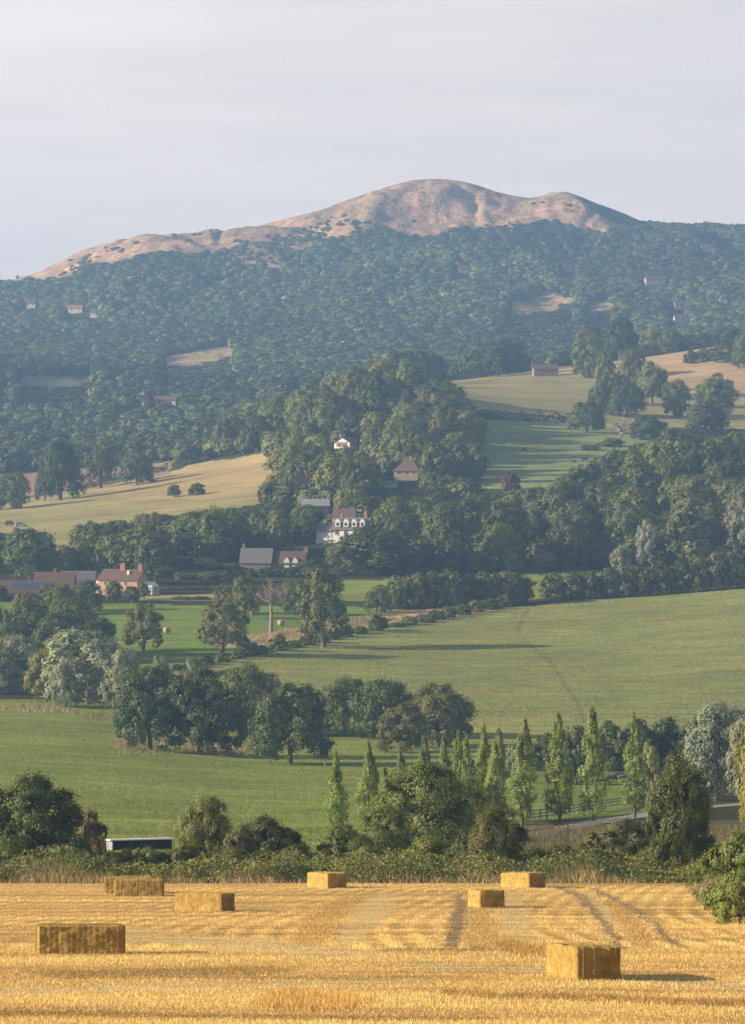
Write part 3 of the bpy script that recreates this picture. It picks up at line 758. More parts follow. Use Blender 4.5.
# ---- left field trees
for px, top, w, Y, lab, g, k in [(60,441,46,1500,'tall dark tree at the crest of the left pale field','dark','tall0'),(101,446,34,1560,'thinner olive tree at the crest of the left pale field','olive','ragged0'),
      (137,450,38,1540,'wide dark tree at the right of the crest trio','dark','oak1'),(14,472,34,1465,'round tree at the left picture edge on the pale field','mid','round0'),(-8,478,30,1470,'tree cut by the left edge on the pale field','mid','round1'),
      (45,466,22,1520,'small tree at the foot of the tall dark crest tree','dark','round2'),
      
      (186,441,30,1640,'pale green tree at the left end of the wood above the dry slope','light','round1')]:
    T(k, px, top, w, Y=Y, label=lab, green=g)
T('round2', 174, 485, 15, py=497.5, Y0=1200, label='small lone hawthorn on the dry slope', green='dark')
T('bush0', 197, 483, 19, py=495, Y0=1200, name='bush', cat='bush', label='squat bush right of the lone hawthorn on the dry slope', green='dark')
# ---- upper right field trees
for px, top, w, Y, lab, g, k in [(588,336,34,1960,'tall round tree at the crest of the straw-coloured field','wood','round0'),(605,352,22,1900,'medium tree below the tall crest tree','mid','round1'),
      (620,317,36,2090,'highest dark tree above the straw field','dark','tall1'),(589,324,30,2110,'brownish tree behind the tall crest tree','brown','ragged1'),(652,328,28,2120,'pale grey-green tree on the crest behind the straw field','light','round2'),
      (672,330,30,2110,'dark tree right of the pale crest tree','wooddark','oak0'),(700,333,34,2110,'low spreading tree on the crest of the straw field','dark','oak1'),(728,328,40,2110,'dark crest tree near the right picture edge','wooddark','oak2'),
      (632,350,30,1880,'olive tree in the diagonal line across the fields','olive','round0'),(652,362,36,1830,'round tree at the lower end of the diagonal line','mid','round1'),(612,372,26,1880,'bushy tree filling the diagonal line','mid','round2'),
      (601,381,28,1760,'left dark oak of the trio above the bare pale tree','dark','oak0'),(627,382,38,1750,'upper dark oak of the trio above the bare pale tree','dark','oak1'),(587,402,38,1640,'lower left dark oak beside the bare pale tree','dark','oak2'),
      (648,416,40,1600,'dark oak right of the bare pale tree','dark','oak0'),(676,380,30,1760,'middle tree on the banded slope','mid','round0'),(716,374,44,1780,'large grey-green tree on the banded slope','light','round1'),
      (706,400,46,1650,'big dark tree low on the banded slope','dark','oak1'),(690,350,14,2000,'left bush of the dark clump on the straw field','dark','bush0'),(703,348,20,2005,'right bush of the dark clump on the straw field','dark','bush1'),
      (724,342,36,1990,'dark tree on the straw field near the right picture edge','dark','round2'),(750,330,40,1960,'tree cut by the right picture edge on the straw field','wood','oak2'),
      (742,432,40,1560,'pale tree cut by the right edge above the woods','light','round0'),(612,438,30,1560,'rounded olive bush right below the bare pale tree','olive','bush2'),(590,444,24,1540,'low olive bush left of the bare pale tree','olive','bush1')]:
    T(k, px, top, w, Y=Y, label=lab, green=g)

# ------------------------------------------------------------------ houses
HOUSES = []   # px, half width px, Y, lowest visible row
def gable_roof(mb, L, W, e, r, over=.35, th=.18, x0=None, x1=None):
    a = -L/2 - over if x0 is None else x0; b = L/2 + over if x1 is None else x1
    w = W/2 + over; ez = e - over * (r - e) / (W/2)
    for s in (-1, 1):
        vs = [(a, s*w, ez), (b, s*w, ez), (b, 0, r), (a, 0, r), (a, s*w, ez+th), (b, s*w, ez+th), (b, 0, r+th), (a, 0, r+th)]
        fs = [(0,3,2,1),(4,5,6,7),(0,1,5,4),(1,2,6,5),(2,3,7,6),(3,0,4,7)]
        if s > 0: fs = [f[::-1] for f in fs]
        mb.add(vs, fs)
def gable_walls(mb, L, W, e, r):
    vs = [(-L/2,-W/2,-1.5),(L/2,-W/2,-1.5),(L/2,W/2,-1.5),(-L/2,W/2,-1.5),(-L/2,-W/2,e),(L/2,-W/2,e),(L/2,W/2,e),(-L/2,W/2,e),(-L/2,0,r-.05),(L/2,0,r-.05)]
    mb.add(vs, [(0,1,5,4),(2,3,7,6),(1,2,6,9,5),(3,0,4,8,7),(4,5,9,8),(6,7,8,9)])
def hip_roof(mb, L, W, e, r, over=.5, rl=.4):
    l = L/2 + over; w = W/2 + over; k = L * rl / 2
    mb.add([(-l,-w,e-.2),(l,-w,e-.2),(l,w,e-.2),(-l,w,e-.2),(-k,0,r),(k,0,r)], [(0,1,5,4),(2,3,4,5),(1,2,5),(3,0,4),(0,3,2,1)])
def window(root, x, z, w, h, side, L, W, frame=M_WHITE, name='window'):
    """a framed window let into a wall; side f(ront) b l r"""
    off = W/2 if side in 'fb' else L/2
    sgn = -1 if side in 'fl' else 1
    f = MB(); g = MB()
    def bx(m, a0, a1, d0, d1, z0, z1):
        d0, d1 = sorted((sgn*(off+d0), sgn*(off+d1)))
        if side in 'fb': m.box(a0, a1, d0, d1, z0, z1)
        else: m.box(d0, d1, a0, a1, z0, z1)
    t = .09
    bx(f, x-w/2-t, x+w/2+t, .0, .07, z+h/2, z+h/2+t); bx(f, x-w/2-t, x+w/2+t, .0, .10, z-h/2-t, z-h/2)
    bx(f, x-w/2-t, x-w/2, .0, .07, z-h/2, z+h/2); bx(f, x+w/2, x+w/2+t, .0, .07, z-h/2, z+h/2)
    bx(f, x-.03, x+.03, .0, .06, z-h/2, z+h/2)
    bx(g, x-w/2, x+w/2, .0, .03, z-h/2, z+h/2)
    o = f.build(name, frame, root); g.build('pane', M_GLASS, o); return o
def chimney(root, x, y, z0, z1, w=.9, mat=M_BRICKD):
    m = MB(); m.box(x-w/2, x+w/2, y-w*.4, y+w*.4, z0, z1); m.box(x-w/2-.08, x+w/2+.08, y-w*.4-.08, y+w*.4+.08, z1, z1+.18)
    m.tube([(x, y, z1+.18), (x, y, z1+.55)], .16, 6)
    return m.build('chimney', mat, root)
def house(name, px, Y, L, W, e, r, rz, wall, roof, label, cat='house', hip=False, chim=(), wins=(), door=None, zoff=0, vis=None, pw=None):
    X = xa(px, Y); z = tz(X, Y) + zoff
    root = empty(name, (X, Y, z), math.radians(rz), label, cat)
    m = MB()
    if hip: m.box(-L/2, L/2, -W/2, W/2, -1.5, e)
    else: gable_walls(m, L, W, e, r)
    wl = m.build('wall', wall, root)
    m = MB()
    if hip: hip_roof(m, L, W, e, r)
    else: gable_roof(m, L, W, e, r)
    rf = m.build('roof', roof, root)
    for c in chim: chimney(rf, *c)
    for w in wins: window(root, *w, L, W)
    if door:
        d = MB(); s = door
        d.box(s-.5, s+.5, -W/2-.06, -W/2, 0, 2.1); do = d.build('door', M_BOARD, root)
        k = MB(); k.box(s+.3, s+.38, -W/2-.12, -W/2-.06, 1.0, 1.1); k.build('handle', M_WHITE, do)
    HOUSES.append((px, pw or (L * F / Y / 2 + 2), Y, vis if vis is not None else HY - F * (z + .6) / Y))
    return root, rf
# orange brick farmhouse
h, rf = house('brick_house', 124, 1062, 11.5, 7.0, 3.9, 6.5, -24, M_BRICK, M_TILE, 'orange brick farmhouse with brown roof and two chimneys beside the bright meadow',
      chim=((-.2, 0, 5.9, 8.0, 1.4), (5.0, 0, 5.7, 7.9, 1.1)), wins=((-3.6, 2.95, 1.0, 1.1, 'f'), (-.6, 2.95, 1.0, 1.1, 'f'), (2.4, 2.95, 1.0, 1.1, 'f'), (-3.0, 1.3, 1.2, 1.2, 'f'), (2.8, 1.3, 1.2, 1.2, 'f'), (0, 3.4, .9, 1.1, 'r')), door=.2, vis=594)
m = MB(); m.box(1.9, 2.5, -1.9, -1.5, 4.8, 6.3); m.build('vent', M_WHITE, rf)
# white conservatory joined to its gable
c = MB(); cx0, cx1, cy0, cy1 = 5.9, 9.3, -1.9, 2.2
for a in np.linspace(cx0, cx1, 6):
    c.box(a-.06, a+.06, cy0-.06, cy0+.06, 0, 2.3)
for b in np.linspace(cy0, cy1, 6)[1:]: c.box(cx1-.06, cx1+.06, b-.06, b+.06, 0, 2.3)
for zz in (.35, 2.25): c.box(cx0, cx1+.07, cy0-.08, cy0+.08, zz-.1, zz+.1); c.box(cx1-.08, cx1+.08, cy0+.08, cy1, zz-.1, zz+.1)
c.add([(cx0,cy0-.1,2.36),(cx1+.1,cy0-.1,2.36),(cx1+.1,cy1,2.36),(cx0,cy1,2.36),(cx0,(cy0+cy1)/2,3.5),(cx1-.6,(cy0+cy1)/2,3.5)], [(0,1,5,4),(1,2,5),(2,3,4,5),(3,0,4)])
co = c.build('conservatory', M_WHITE, h)
g = MB(); g.box(cx0, cx1-.04, cy0+.02, cy1-.05, .0, 2.2); g.build('glazing', simple('conservatory_glass', (.20, .23, .26), .2, 1, .1), co)
m = MB(); gable_walls(m, 3.5, 4, 3.2, 5.4); o = m.build('side_wing', M_CREAM, h, loc=(-7.2, 2.5, 0), rot=(0, 0, math.radians(80)))
m = MB(); gable_roof(m, 3.5, 4, 3.2, 5.4); m.build('wing_roof', M_TILE, o)
# old farm range on the left with solar panels
h, rf = house('farm_range', 20, 1075, 22, 7, 2.6, 5.6, 4, M_STONE, M_TILE, 'long low farm range carrying blue solar panels on its tiled roof', cat='barn', vis=593, zoff=-2.6)
sl = math.atan2(3.0, 3.5)
for i in range(8):
    for j in range(2):
        pm = MB(); pm.box(-.62, .62, -.42, .42, 0, .05)
        pm.build('solar_panel', M_PANEL, rf, loc=(-1.5 + i * 1.32, -1.2 - j * .95, 2.6 + (3.5 - 1.2 - j * .95) / 3.5 * 3.0 + .26), rot=(sl, 0, 0))
h, rf = house('farmhouse', 55, 1085, 10.5, 7.5, 3.6, 7.6, -3, M_STONE, M_TILE, 'old farmhouse whose brown tiled roof rises behind trees right of the solar panels', chim=((0, 0, 7.3, 8.3, .8),), vis=590, zoff=-3.4)
h, rf = house('outbuilding', 78, 1092, 9, 6, 3.6, 6.9, 2, M_STONE, M_TILEG, 'grey slate roofed outbuilding between the old farmhouse and the orange brick house', cat='outbuilding', vis=586, zoff=-3.2)
# long dark-roofed house
h, rf = house('cottage', 257, 1135, 8.6, 8, 1.9, 5.7, -5, M_STONE, M_TILEG, 'cottage with steep dark grey roof and tall end chimney above the hedges', chim=((-3.8, .5, 5.0, 6.8, .8),), vis=564, pw=18)
m = MB(); gable_walls(m, 9.5, 7, 1.7, 4.9); wg = m.build('side_wing', M_STONE, h, loc=(9.0, .4, 0), rot=(0, 0, 0))
m = MB(); gable_roof(m, 9.5, 7, 1.7, 4.9); rw = m.build('wing_roof', M_TILE, wg)
chimney(rw, 4.9, 0, .5, 5.9, 1.3)
for i, x in enumerate((1.2, 3.6)):
    m = MB(); gable_walls(m, 2.0, 1.5, 1.0, 1.9); d = m.build('dormer', M_WHITE, wg, loc=(x - 1.4, -2.6, 1.5), rot=(0, 0, math.pi / 2))
HOUSES.append((285, 18, 1132, 564))
# white house with dormers
h, rf = house('white_house', 353, 1203, 10.8, 7.0, 4.0, 7.3, -16, M_WHITE, M_TILEG, 'white rendered house with four dormer windows in its dark roof', chim=((4.0, 0, 7.2, 9.2, 1.1), (-3.5, 0, 7.1, 8.4, .8)),
      wins=((-4, 3.0, 1.1, 1.2, 'f'), (-1.2, 3.0, 1.1, 1.2, 'f'), (1.6, 3.0, 1.1, 1.2, 'f'), (4.2, 3.0, 1.1, 1.2, 'f')), zoff=-.2, vis=528, pw=18)
for i in range(4):
    x = -3.8 + i * 2.55
    m = MB(); m.box(x-.75, x+.75, -3.4, -.9, 4.7, 6.2)
    m.add([(x-.95,-3.55,6.15),(x+.95,-3.55,6.15),(x,-3.55,7.2),(x-.95,-.6,6.15),(x+.95,-.6,6.15),(x,-.6,7.2)], [(0,1,2),(3,5,4),(0,2,5,3),(2,1,4,5),(0,3,4,1)])
    d = m.build('dormer', M_WHITE, rf)
    g = MB(); g.box(x-.42, x+.42, -3.43, -3.40, 5.0, 5.9)
    g.build('dormer_pane', M_GLASS, h)
m = MB(); gable_walls(m, 5, 4.6, 3.6, 5.6); wg = m.build('side_wing', M_WHITE, h, loc=(-8.2, -1.2, 0))
m = MB(); gable_roof(m, 5, 4.6, 3.6, 5.6); m.build('wing_roof', M_TILEG, wg)
h, rf = house('timber_gabled_house', 345, 1219, 6.5, 5.5, 6.0, 8.6, -12, M_CREAM, M_TILE, 'gabled house with reddish roof rising just behind the white dormered house', chim=((-2.4, 0, 8.2, 9.5, .8),), wins=((-1.5, 5.0, 1, 1.1, 'f'), (1.5, 5.0, 1, 1.1, 'f')), vis=512, pw=10)
h, rf = house('barn', 315, 1290, 8.6, 7, 3.6, 5.6, 4, M_STONE, M_SHEET, 'low barn with pale green-grey sheet roof in the wood', cat='barn', vis=504, pw=13)
h, rf = house('brown_house', 409, 1410, 9.0, 7.5, 3.0, 6.6, -18, M_STONE, M_TILE, 'brown hipped-roof house among the trees on the knoll', hip=True, chim=((.6, 0, 6.2, 7.9, 1.0),), wins=((-2.5, 2.2, 1.4, 1.2, 'f'), (.4, 2.2, 1.4, 1.2, 'f'), (3, 2.2, 1.4, 1.2, 'f')), vis=480, pw=12)
h, rf = house('balcony_house', 347, 1500, 8, 6.6, 3.6, 5.6, 62, M_WHITE, M_TILEG, 'white gabled house with red timber front high in the wood', chim=((-2, 1.5, 4.4, 6.6, .8),), vis=446, zoff=.5, pw=11)
m = MB(); m.box(-4.10, -4.02, -2.3, 2.3, 1.5, 3.9); o = m.build('timber_front', M_BRICKD, h)
m = MB(); m.box(-5.3, -4.11, -2.6, 2.6, 1.2, 1.4); m.box(-5.35, -5.25, -2.6, 2.6, 1.4, 2.1); m.build('balcony', M_WHITE, h)
window(h, -1.1, 2.8, 1.1, 1.3, 'l', 8.36, 9); window(h, 1.1, 2.8, 1.1, 1.3, 'l', 8.36, 9)
h, rf = house('barn', 545, 1985, 12, 8, 3.2, 5.6, 5, M_STONE, M_TILE, 'brown barn beside trees at the top of the pale green field', cat='barn', vis=374)
house('green_roofed_hut', 391, 1385, 4.5, 3, 1.5, 2.1, -8, M_CREAM, simple('green_roof', (.06, .22, .16), .6), 'small hut with a green roof below the brown hipped-roof house', cat='hut', vis=489)
chf = [(31,303,3600,8,'white house nearest the left edge on the wooded hillside'),(76,308,3350,11,'red-roofed white house on the left wooded hillside'),(94,312,3300,5,'small white cottage right of the red-roofed one on the left hillside'),
       (166,402,2250,12,'white house among trees in the hollow left of the knoll'),(464,268,3320,9,'pinkish house alone in the middle of the wooded hillside'),(568,267,3350,7,'small pale cottage on the wooded hillside below the second summit'),
       (655,279,3250,16,'long white building on the right wooded hillside'),(680,318,2900,9,'white cottage low on the right wooded hillside'),(678,304,3000,6,'little cream cottage above the low white cottage on the right hillside'),(706,247,3500,7,'bluish white house high on the right wooded hillside')]
for px, py, Y, L, lab in chf:
    X, Y = ground_at(px, py + 5, 2050)
    house('hillside_house', px, Y, L, 6, 3.6, 6, -10 if px < 400 else 8, M_CREAM, M_TILE if px != 76 else M_BRICKD, lab, wins=((-L*.25, 2.4, 1.3, 1.4, 'f'), (L*.25, 2.4, 1.3, 1.4, 'f')), pw=L*F/Y/2+3)

# white-roofed field shed
X = xa(139, 375); Y = 375; z = tz(X, Y)
sh = empty('field_shed', (X, Y, z), math.radians(15), 'open-fronted dark field shed with white sheet roof behind the hedge', 'shed')
ztop = (HY - 837) / F * Y - z
m = MB(); m.box(-2.85, 2.85, 1.45, 1.55, -.5, ztop-.35); m.box(2.75, 2.85, -1.5, 1.45, -.5, ztop-.25); m.build('wall', M_BOARD, sh)
m = MB(); m.box(-2.85, -2.75, -1.5, 1.45, -.5, ztop-.25); m.build('end_panel', M_BOARDG, sh)
for x in (-.95, .95):
    m = MB(); m.box(x-.07, x+.07, -1.5, -1.36, -.5, ztop-.25); m.build('post', M_BOARD, sh)
m = MB(); m.add([(-3.1,-1.8,ztop-.12),(3.1,-1.8,ztop-.12),(3.1,1.8,ztop-.40),(-3.1,1.8,ztop-.40),(-3.1,-1.8,ztop),(3.1,-1.8,ztop),(3.1,1.8,ztop-.28),(-3.1,1.8,ztop-.28)],
      [(0,3,2,1),(4,5,6,7),(0,1,5,4),(1,2,6,5),(2,3,7,6),(3,0,4,7)]); m.build('roof', M_ROOFW, sh)

# ------------------------------------------------------------------ woods: individual trees
def spots(poly, dx, dy, seed, y0, y1, umin=-.112, umax=.112):
    r = np.random.default_rng(seed); out = []
    Y = y0
    while Y < y1:
        x = umin * Y + r.uniform(0, dx)
        while x < umax * Y:
            xx = x + r.uniform(-.38, .38) * dx; yy = Y + r.uniform(-.42, .42) * dy
            z = tz(xx, yy); px = CX + F * xx / yy; py = HY - F * z / yy
            if inpoly(px, py, poly): out.append((xx, yy, z, px, py))
            x += dx
        Y += dy
    return out
def blocks_house(px, Y, top_py, wpx):
    for hx, hw, hY, vis in HOUSES:
        if Y < hY + 9 and abs(px - hx) < hw + wpx * .42 and top_py < vis and (Y > hY - 9 or py_low(px, Y) > vis - 60): return True
    return False
def py_low(px, Y):
    X = xa(px, Y); return HY - F * tz(X, Y) / Y
def grow(poly, dx, dy, seed, y0, y1, hrange, label, group, greens, keys=WOD, wf=(.8, 1.05), name='broadleaf_tree', lim=None):
    r = np.random.default_rng(seed + 1); n = 0
    for X, Y, z, px, py in sorted(spots(poly, dx, dy, seed, y0, y1), key=lambda s: s[1]):
        if 175 < px < 252 and Y < 1150: continue          # trees left out so that sun reaches the cottage
        h = r.uniform(*hrange); w = h * r.uniform(*wf)
        for _ in range(5):
            if not blocks_house(px, Y, HY - F * (z + h) / Y, w * F / Y): break
            h *= .62; w *= .75
        else: continue
        if lim:
            tl = np.interp(px, lim[0], lim[1]) + r.uniform(-1, 5); hm = (HY - tl) / F * Y - z
            if hm < h: w *= max(hm / h, .45) ** .6; h = hm
        if h < 2.5: continue
        k = keys[r.integers(len(keys))]
        if r.random() < .14 and h > 9: k = WDT[r.integers(2)]; w *= .8; h *= 1.1
        plant(k, X, Y, h, w, name, label, 'tree', group, greens[r.integers(len(greens))], z=z, jit=.2); n += 1
    return n
KN = [(168,462),(215,432),(270,412),(330,392),(372,380),(410,378),(452,388),(474,420),(478,470),(470,492),(478,505),(452,530),(345,560),(318,535),(285,520),(262,505),(282,490),(274,452)]
n1 = grow(KN, 16.5, 24, 301, 1130, 1760, (12, 19), 'broadleaf tree in the crowded wood covering the central knoll', 'wood on the central knoll', ['wood', 'mid', 'dark', 'wood', 'light', 'olive', 'wooddark', 'yellow'], lim=([150,168,185,215,260,300,340,380,420,445,465,480,490],[462,450,438,424,408,386,369,357,361,377,402,432,470]))
LB = [(-30,552),(60,556),(110,540),(200,520),(280,508),(330,522),(318,556),(235,566),(165,588),(110,580),(-30,580)]
n2 = grow(LB, 16, 19, 302, 1085, 1330, (12, 18), 'broadleaf tree in the belt behind the farm and cottage on the left', 'tree belt behind the farm', ['wood', 'dark', 'mid', 'wooddark', 'olive'], lim=([-30,0,30,60,75,100,125,150,200,240,280,330],[531,529,527,544,547,522,516,513,510,507,500,500]))
RB = [(335,562),(440,540),(490,500),(560,480),(640,470),(770,462),(770,556),(700,566),(600,568),(480,574),(335,574)]
n3 = grow(RB, 16, 24, 303, 1085, 1440, (13, 19), 'broadleaf tree in the wide belt above the sloping pasture', 'tree belt above the pasture', ['wood', 'wood', 'dark', 'mid', 'light', 'wooddark'], lim=([335,380,420,450,480,520,560,575,600,640,680,745],[530,525,512,500,491,491,484,471,454,440,434,438]))
UB = [(385,392),(460,380),(535,374),(540,362),(400,372)]
n4 = grow(UB, 15, 40, 304, 1860, 2120, (15, 21), 'broadleaf tree in the wood above the pale green field', 'wood above the pale green field', ['wooddark', 'wood', 'dark'], lim=([385,400,430,470,500,530,542],[363,353,349,352,339,345,358]))
for px, top, w, py, g, lab in [(203,516,84,561,'wood','great round sycamore right of the orange brick house'),(30,530,60,580,'dark','big dark tree left in the belt above the farm'),(90,522,48,570,'mid','pale topped tree in the belt above the farm'),
      (700,500,70,560,(.22,.24,.15),'big pale grey-green willow in the belt above the pasture'),(648,520,28,566,'grey','small silver tree in the belt above the pasture'),(672,430,64,500,'light','large pale crowned tree above the right belt'),
      (622,545,22,574,'grey','low silver bush-like tree at the foot of the right belt'),(512,472,20,502,'copper','copper-leaved tree at the foot of the cool green field'),(376,527,88,574,'wooddark','wide dark tree below the white dormered house'),
      (745,500,50,560,'grey','silver-topped tree at the right edge of the belt')]:
    T(WOD if g != 'grey' else WIL, px, top, w, py=py, Y0=1090, label=lab, green=g)

# young growth closing the canopy of the knoll and the belts
def underwood(name, poly, lim, y0, y1, d, label, seed):
    r = np.random.default_rng(seed); out = []
    for X, Y, z, px, py in spots(poly, d, d * 1.4, seed, y0, y1):
        h = r.uniform(6, 10); hm = (HY - np.interp(px, *lim) - 3) / F * Y - z; h = min(h, hm)
        if h < 2.5 or blocks_house(px, Y, HY - F * (z + h) / Y, h * F / Y): continue
        w = h * r.uniform(1.0, 1.35); c = np.array((.112, .124, .040)) * (1 + .28 * r.normal())
        out.append((X, Y, z - .5, h, w, *np.clip(c, .03, .2)))
    woodland(name, out, label, seed)
KNL = ([150,168,185,215,260,300,340,380,420,445,465,480,490],[462,450,438,424,408,386,369,357,361,377,402,432,470])
RBL = ([335,380,420,450,480,520,560,575,600,640,680,745],[530,525,512,500,491,491,484,471,454,440,434,438])
# bare dead trees
def dead_tree(px, top, Y, seed, label, fat=1.0):
    r = np.random.default_rng(seed); X = xa(px, Y); z = tz(X, Y); H = (HY - top) / F * Y - z
    root = empty('dead_tree', (X, Y, z), 0, label, 'dead tree')
    m = MB(); m.tube([(0,0,-.5),(0,0,.2),(.1,0,H*.35),(-.05,0,H*.55),(.25,.1,H*.78)], [.62,.52,.40,.28,.1], 9); m.build('trunk', M_DEADWOOD, root, True)
    def br(p, d, L, rad, depth, mb):
        pts = [p]; 
        for i in range(3):
            d = unit(d + r.normal(size=3) * .42 + np.array([0, 0, .05])); pts.append(pts[-1] + d * L / 3)
        mb.tube(pts, [rad, rad*.8, rad*.62, rad*.42], 5)
        if depth:
            for k in range(3): br(pts[r.integers(1, 4)], unit(d + r.normal(size=3) * .8), L * .6, rad * .5, depth - 1, mb)
    for i in range(10):
        a = i * 2.4 + r.random(); mb = MB(); t = r.uniform(.3, .68)
        br(np.array([.05, 0, H * t]), unit(np.array([math.cos(a) * .9, math.sin(a) * .9, .75])), H * r.uniform(.26, .4), .20 * fat, 2, mb)
        mb.build('branch', M_DEADWOOD, root, True)
dead_tree(271, 580, 945, 5, 'bare dead tree with pale trunk in the bright green meadow')
dead_tree(620, 412, 1560, 9, 'bare pale tree among the dark oaks on the right fields', 2.0)

# ------------------------------------------------------------------ woodland beyond (one mass), drawn as real crowns
def ico():
    import bmesh
    b = bmesh.new(); bmesh.ops.create_icosphere(b, subdivisions=2, radius=1)
    v = np.array([x.co[:] for x in b.verts]); f = np.array([[q.index for q in p.verts] for p in b.faces]); b.free(); return v, f
def woodland(name, S, label, group_seed, sink=.1):
    """S rows: x, y, z, h, w, r, g, b"""
    r = np.random.default_rng(group_seed); S = np.array(S)
    IV, IF = ico(); protos = []
    for k in range(8):
        H, W, nl = 1.0, 1.0, 150
        lob = unit(r.normal(size=(11, 3)) + np.array([0, 0, .5])) * .3 * np.array([1, 1, .8]) + np.array([0, 0, .56])
        lob = np.concatenate([lob, [[0, 0, .55]]]); lr = np.concatenate([r.uniform(.15, .25, 11), [.36]])
        i = r.integers(0, 12, nl); d = unit(r.normal(size=(nl, 3)) + np.array([0, 0, .4]))
        P = lob[i] + d * lr[i][:, None] * r.uniform(.85, 1.08, nl)[:, None]
        Nn = unit(d * .6 + unit(P - np.array([0, 0, .42])) * .8 + r.normal(size=(nl, 3)) * .14)
        v, f = leaf_quads(P, Nn, .16, r)
        cv = IV * (.36 + .06 * r.normal(size=(len(IV), 1))) * np.array([1, 1, 1.12]) + np.array([0, 0, .5])
        cf = np.concatenate([IF, IF[:, 2:]], 1)
        # triangles of the core as quads: split by an extra vertex would be heavier, so the core is made of leaf quads too
        ctr = cv[IF].mean(1); nn = unit(ctr - np.array([0, 0, .5]))
        v2, f2 = leaf_quads(ctr, nn, .30, r, 1.1)
        protos.append((np.concatenate([v, v2]), np.concatenate([f, f2 + len(v)])))
    Vs = []; Fs = []; Cs = []; b = 0
    kk = r.integers(0, 8, len(S)); rot = r.uniform(0, 6.283, len(S))
    for k in range(8):
        s = S[kk == k]; a = rot[kk == k]
        if not len(s): continue
        v, f = protos[k]; n = len(v)
        c, sn = np.cos(a)[:, None], np.sin(a)[:, None]
        X = (v[None, :, 0] * c - v[None, :, 1] * sn) * s[:, 4:5] + s[:, 0:1]
        Y = (v[None, :, 0] * sn + v[None, :, 1] * c) * s[:, 4:5] + s[:, 1:2]
        Z = v[None, :, 2] * s[:, 3:4] + s[:, 2:3] - sink * s[:, 3:4]
        Vs.append(np.stack([X, Y, Z], -1).reshape(-1, 3))
        Fs.append((f[None] + (np.arange(len(s)) * n)[:, None, None]).reshape(-1, 4) + b); b += len(s) * n
        Cs.append(np.repeat(s[:, 5:8], n, 0))
    me = mesh_np(name, np.concatenate(Vs), np.concatenate(Fs), [M_WOOD]); set_col(me, np.concatenate(Cs))
    return tag(link(name, me), label, 'wood', kind='stuff')
OPEN = [p for c, p, a, b in ZONES if b > 1500]
def b_at(px): return np.interp(px, [p for p, q in BARE], [q for p, q in BARE])
def far_spots():
    out = []; r = np.random.default_rng(77); Y = 1700.
    while Y < 3990:
        d = np.interp(Y, [1700, 2400, 3900], [9.0, 7.8, 7.4])
        n = int(.27 * Y / d)
        x = np.linspace(-.135, .135, n) * Y + r.uniform(-.5, .5, n) * d; y = Y + r.uniform(-.5, .5, n) * d * 1.15
        z = terrain(x, y); px = CX + F * x / y; py = HY - F * z / y
        ok = np.ones(n, bool); low = np.zeros(n, bool)
        for c, p, a, b in ZONES:
            if b > 1500:
                ok &= ~(inpoly(px, py, p) & (y > a - 5) & (y < b))
                if b > 2400:
                    for dz in (4, 8, 12, 16): low |= inpoly(px, py - dz * F / y, p) & (y > a - 320) & (y < b)
        ok &= ~(inpoly(px, py, KN) & (y < 1770)); ok &= ~(inpoly(px, py, UB) & (y < 2120))
        ok &= (y > 1880) | (px < 290)
        ok &= ~((px > 530) & (y < 2200) & (y > 1700)); ok &= ~((px > 285) & (px < 470) & (y > 1770) & (y < 2300))
        _, t = cover(x, y, z)
        ok &= (r.random(n) > np.clip(t * 1.25, 0, .985)) | ((px > 690) & (y > 3000))
        bare = (t > .3) & (px > 22) & (px < 660)
        gorse = bare & (fbm(x / 45, y / 110, 58, 3) > -.02) & (r.random(n) < .9 * np.clip(1.2 - (b_at(px) - py) / 20, 0, 1)) & (y < 3760)
        ok &= ~bare; ok |= gorse
        for hx, hw, hY, vis in HOUSES:
            ok &= ~((np.abs(px - hx) < hw + 3) & (y > hY - (75 if hY > 2000 else 60)) & (y < hY + 12))
        h = (7.2 + 4.0 * r.random(n) ** 1.8 + 3.0 * fbm(x / 60, y / 80, 51, 2)) * np.where(t > .2, .45, 1); h[gorse] = r.uniform(1.5, 4.0, gorse.sum()); w = h * r.uniform(.95, 1.4, n); w[gorse] *= 1.7; h = np.where(low, np.minimum(h, r.uniform(1.2, 2.6, n)), h)
        patch = 1.3 * fbm(x / 120, y / 220, 55, 3)
        base = np.array((.088, .112, .040))[None] * (1 + .55 * patch + .15 * r.normal(size=n))[:, None]
        yel = r.random(n) < .16; base[yel] *= (1.5, 1.4, 1.0)
        dk = r.random(n) < .10; base[dk] *= (.6, .62, .75)
        for i in np.nonzero(ok)[0]: out.append((x[i], y[i], z[i], h[i], w[i], *np.clip(base[i], .02, .3)))
        Y += d * 1.1
    return out
fs = far_spots()
woodland('hillside_woodland', [s for s in fs if s[1] >= 2380], 'mixed broadleaf wood clothing the far hillside below the bare summit', 5, .24)
woodland('valley_woodland', [s for s in fs if s[1] < 2380], 'mixed broadleaf woods in the hollow before the hill', 6)

underwood('knoll_undergrowth', KN, KNL, 1130, 1760, 9, 'bushy young growth closing the gaps of the wood on the central knoll', 401)
underwood('belt_undergrowth', RB, RBL, 1085, 1440, 9, 'bushy young growth closing the gaps of the tree belt above the pasture', 402)
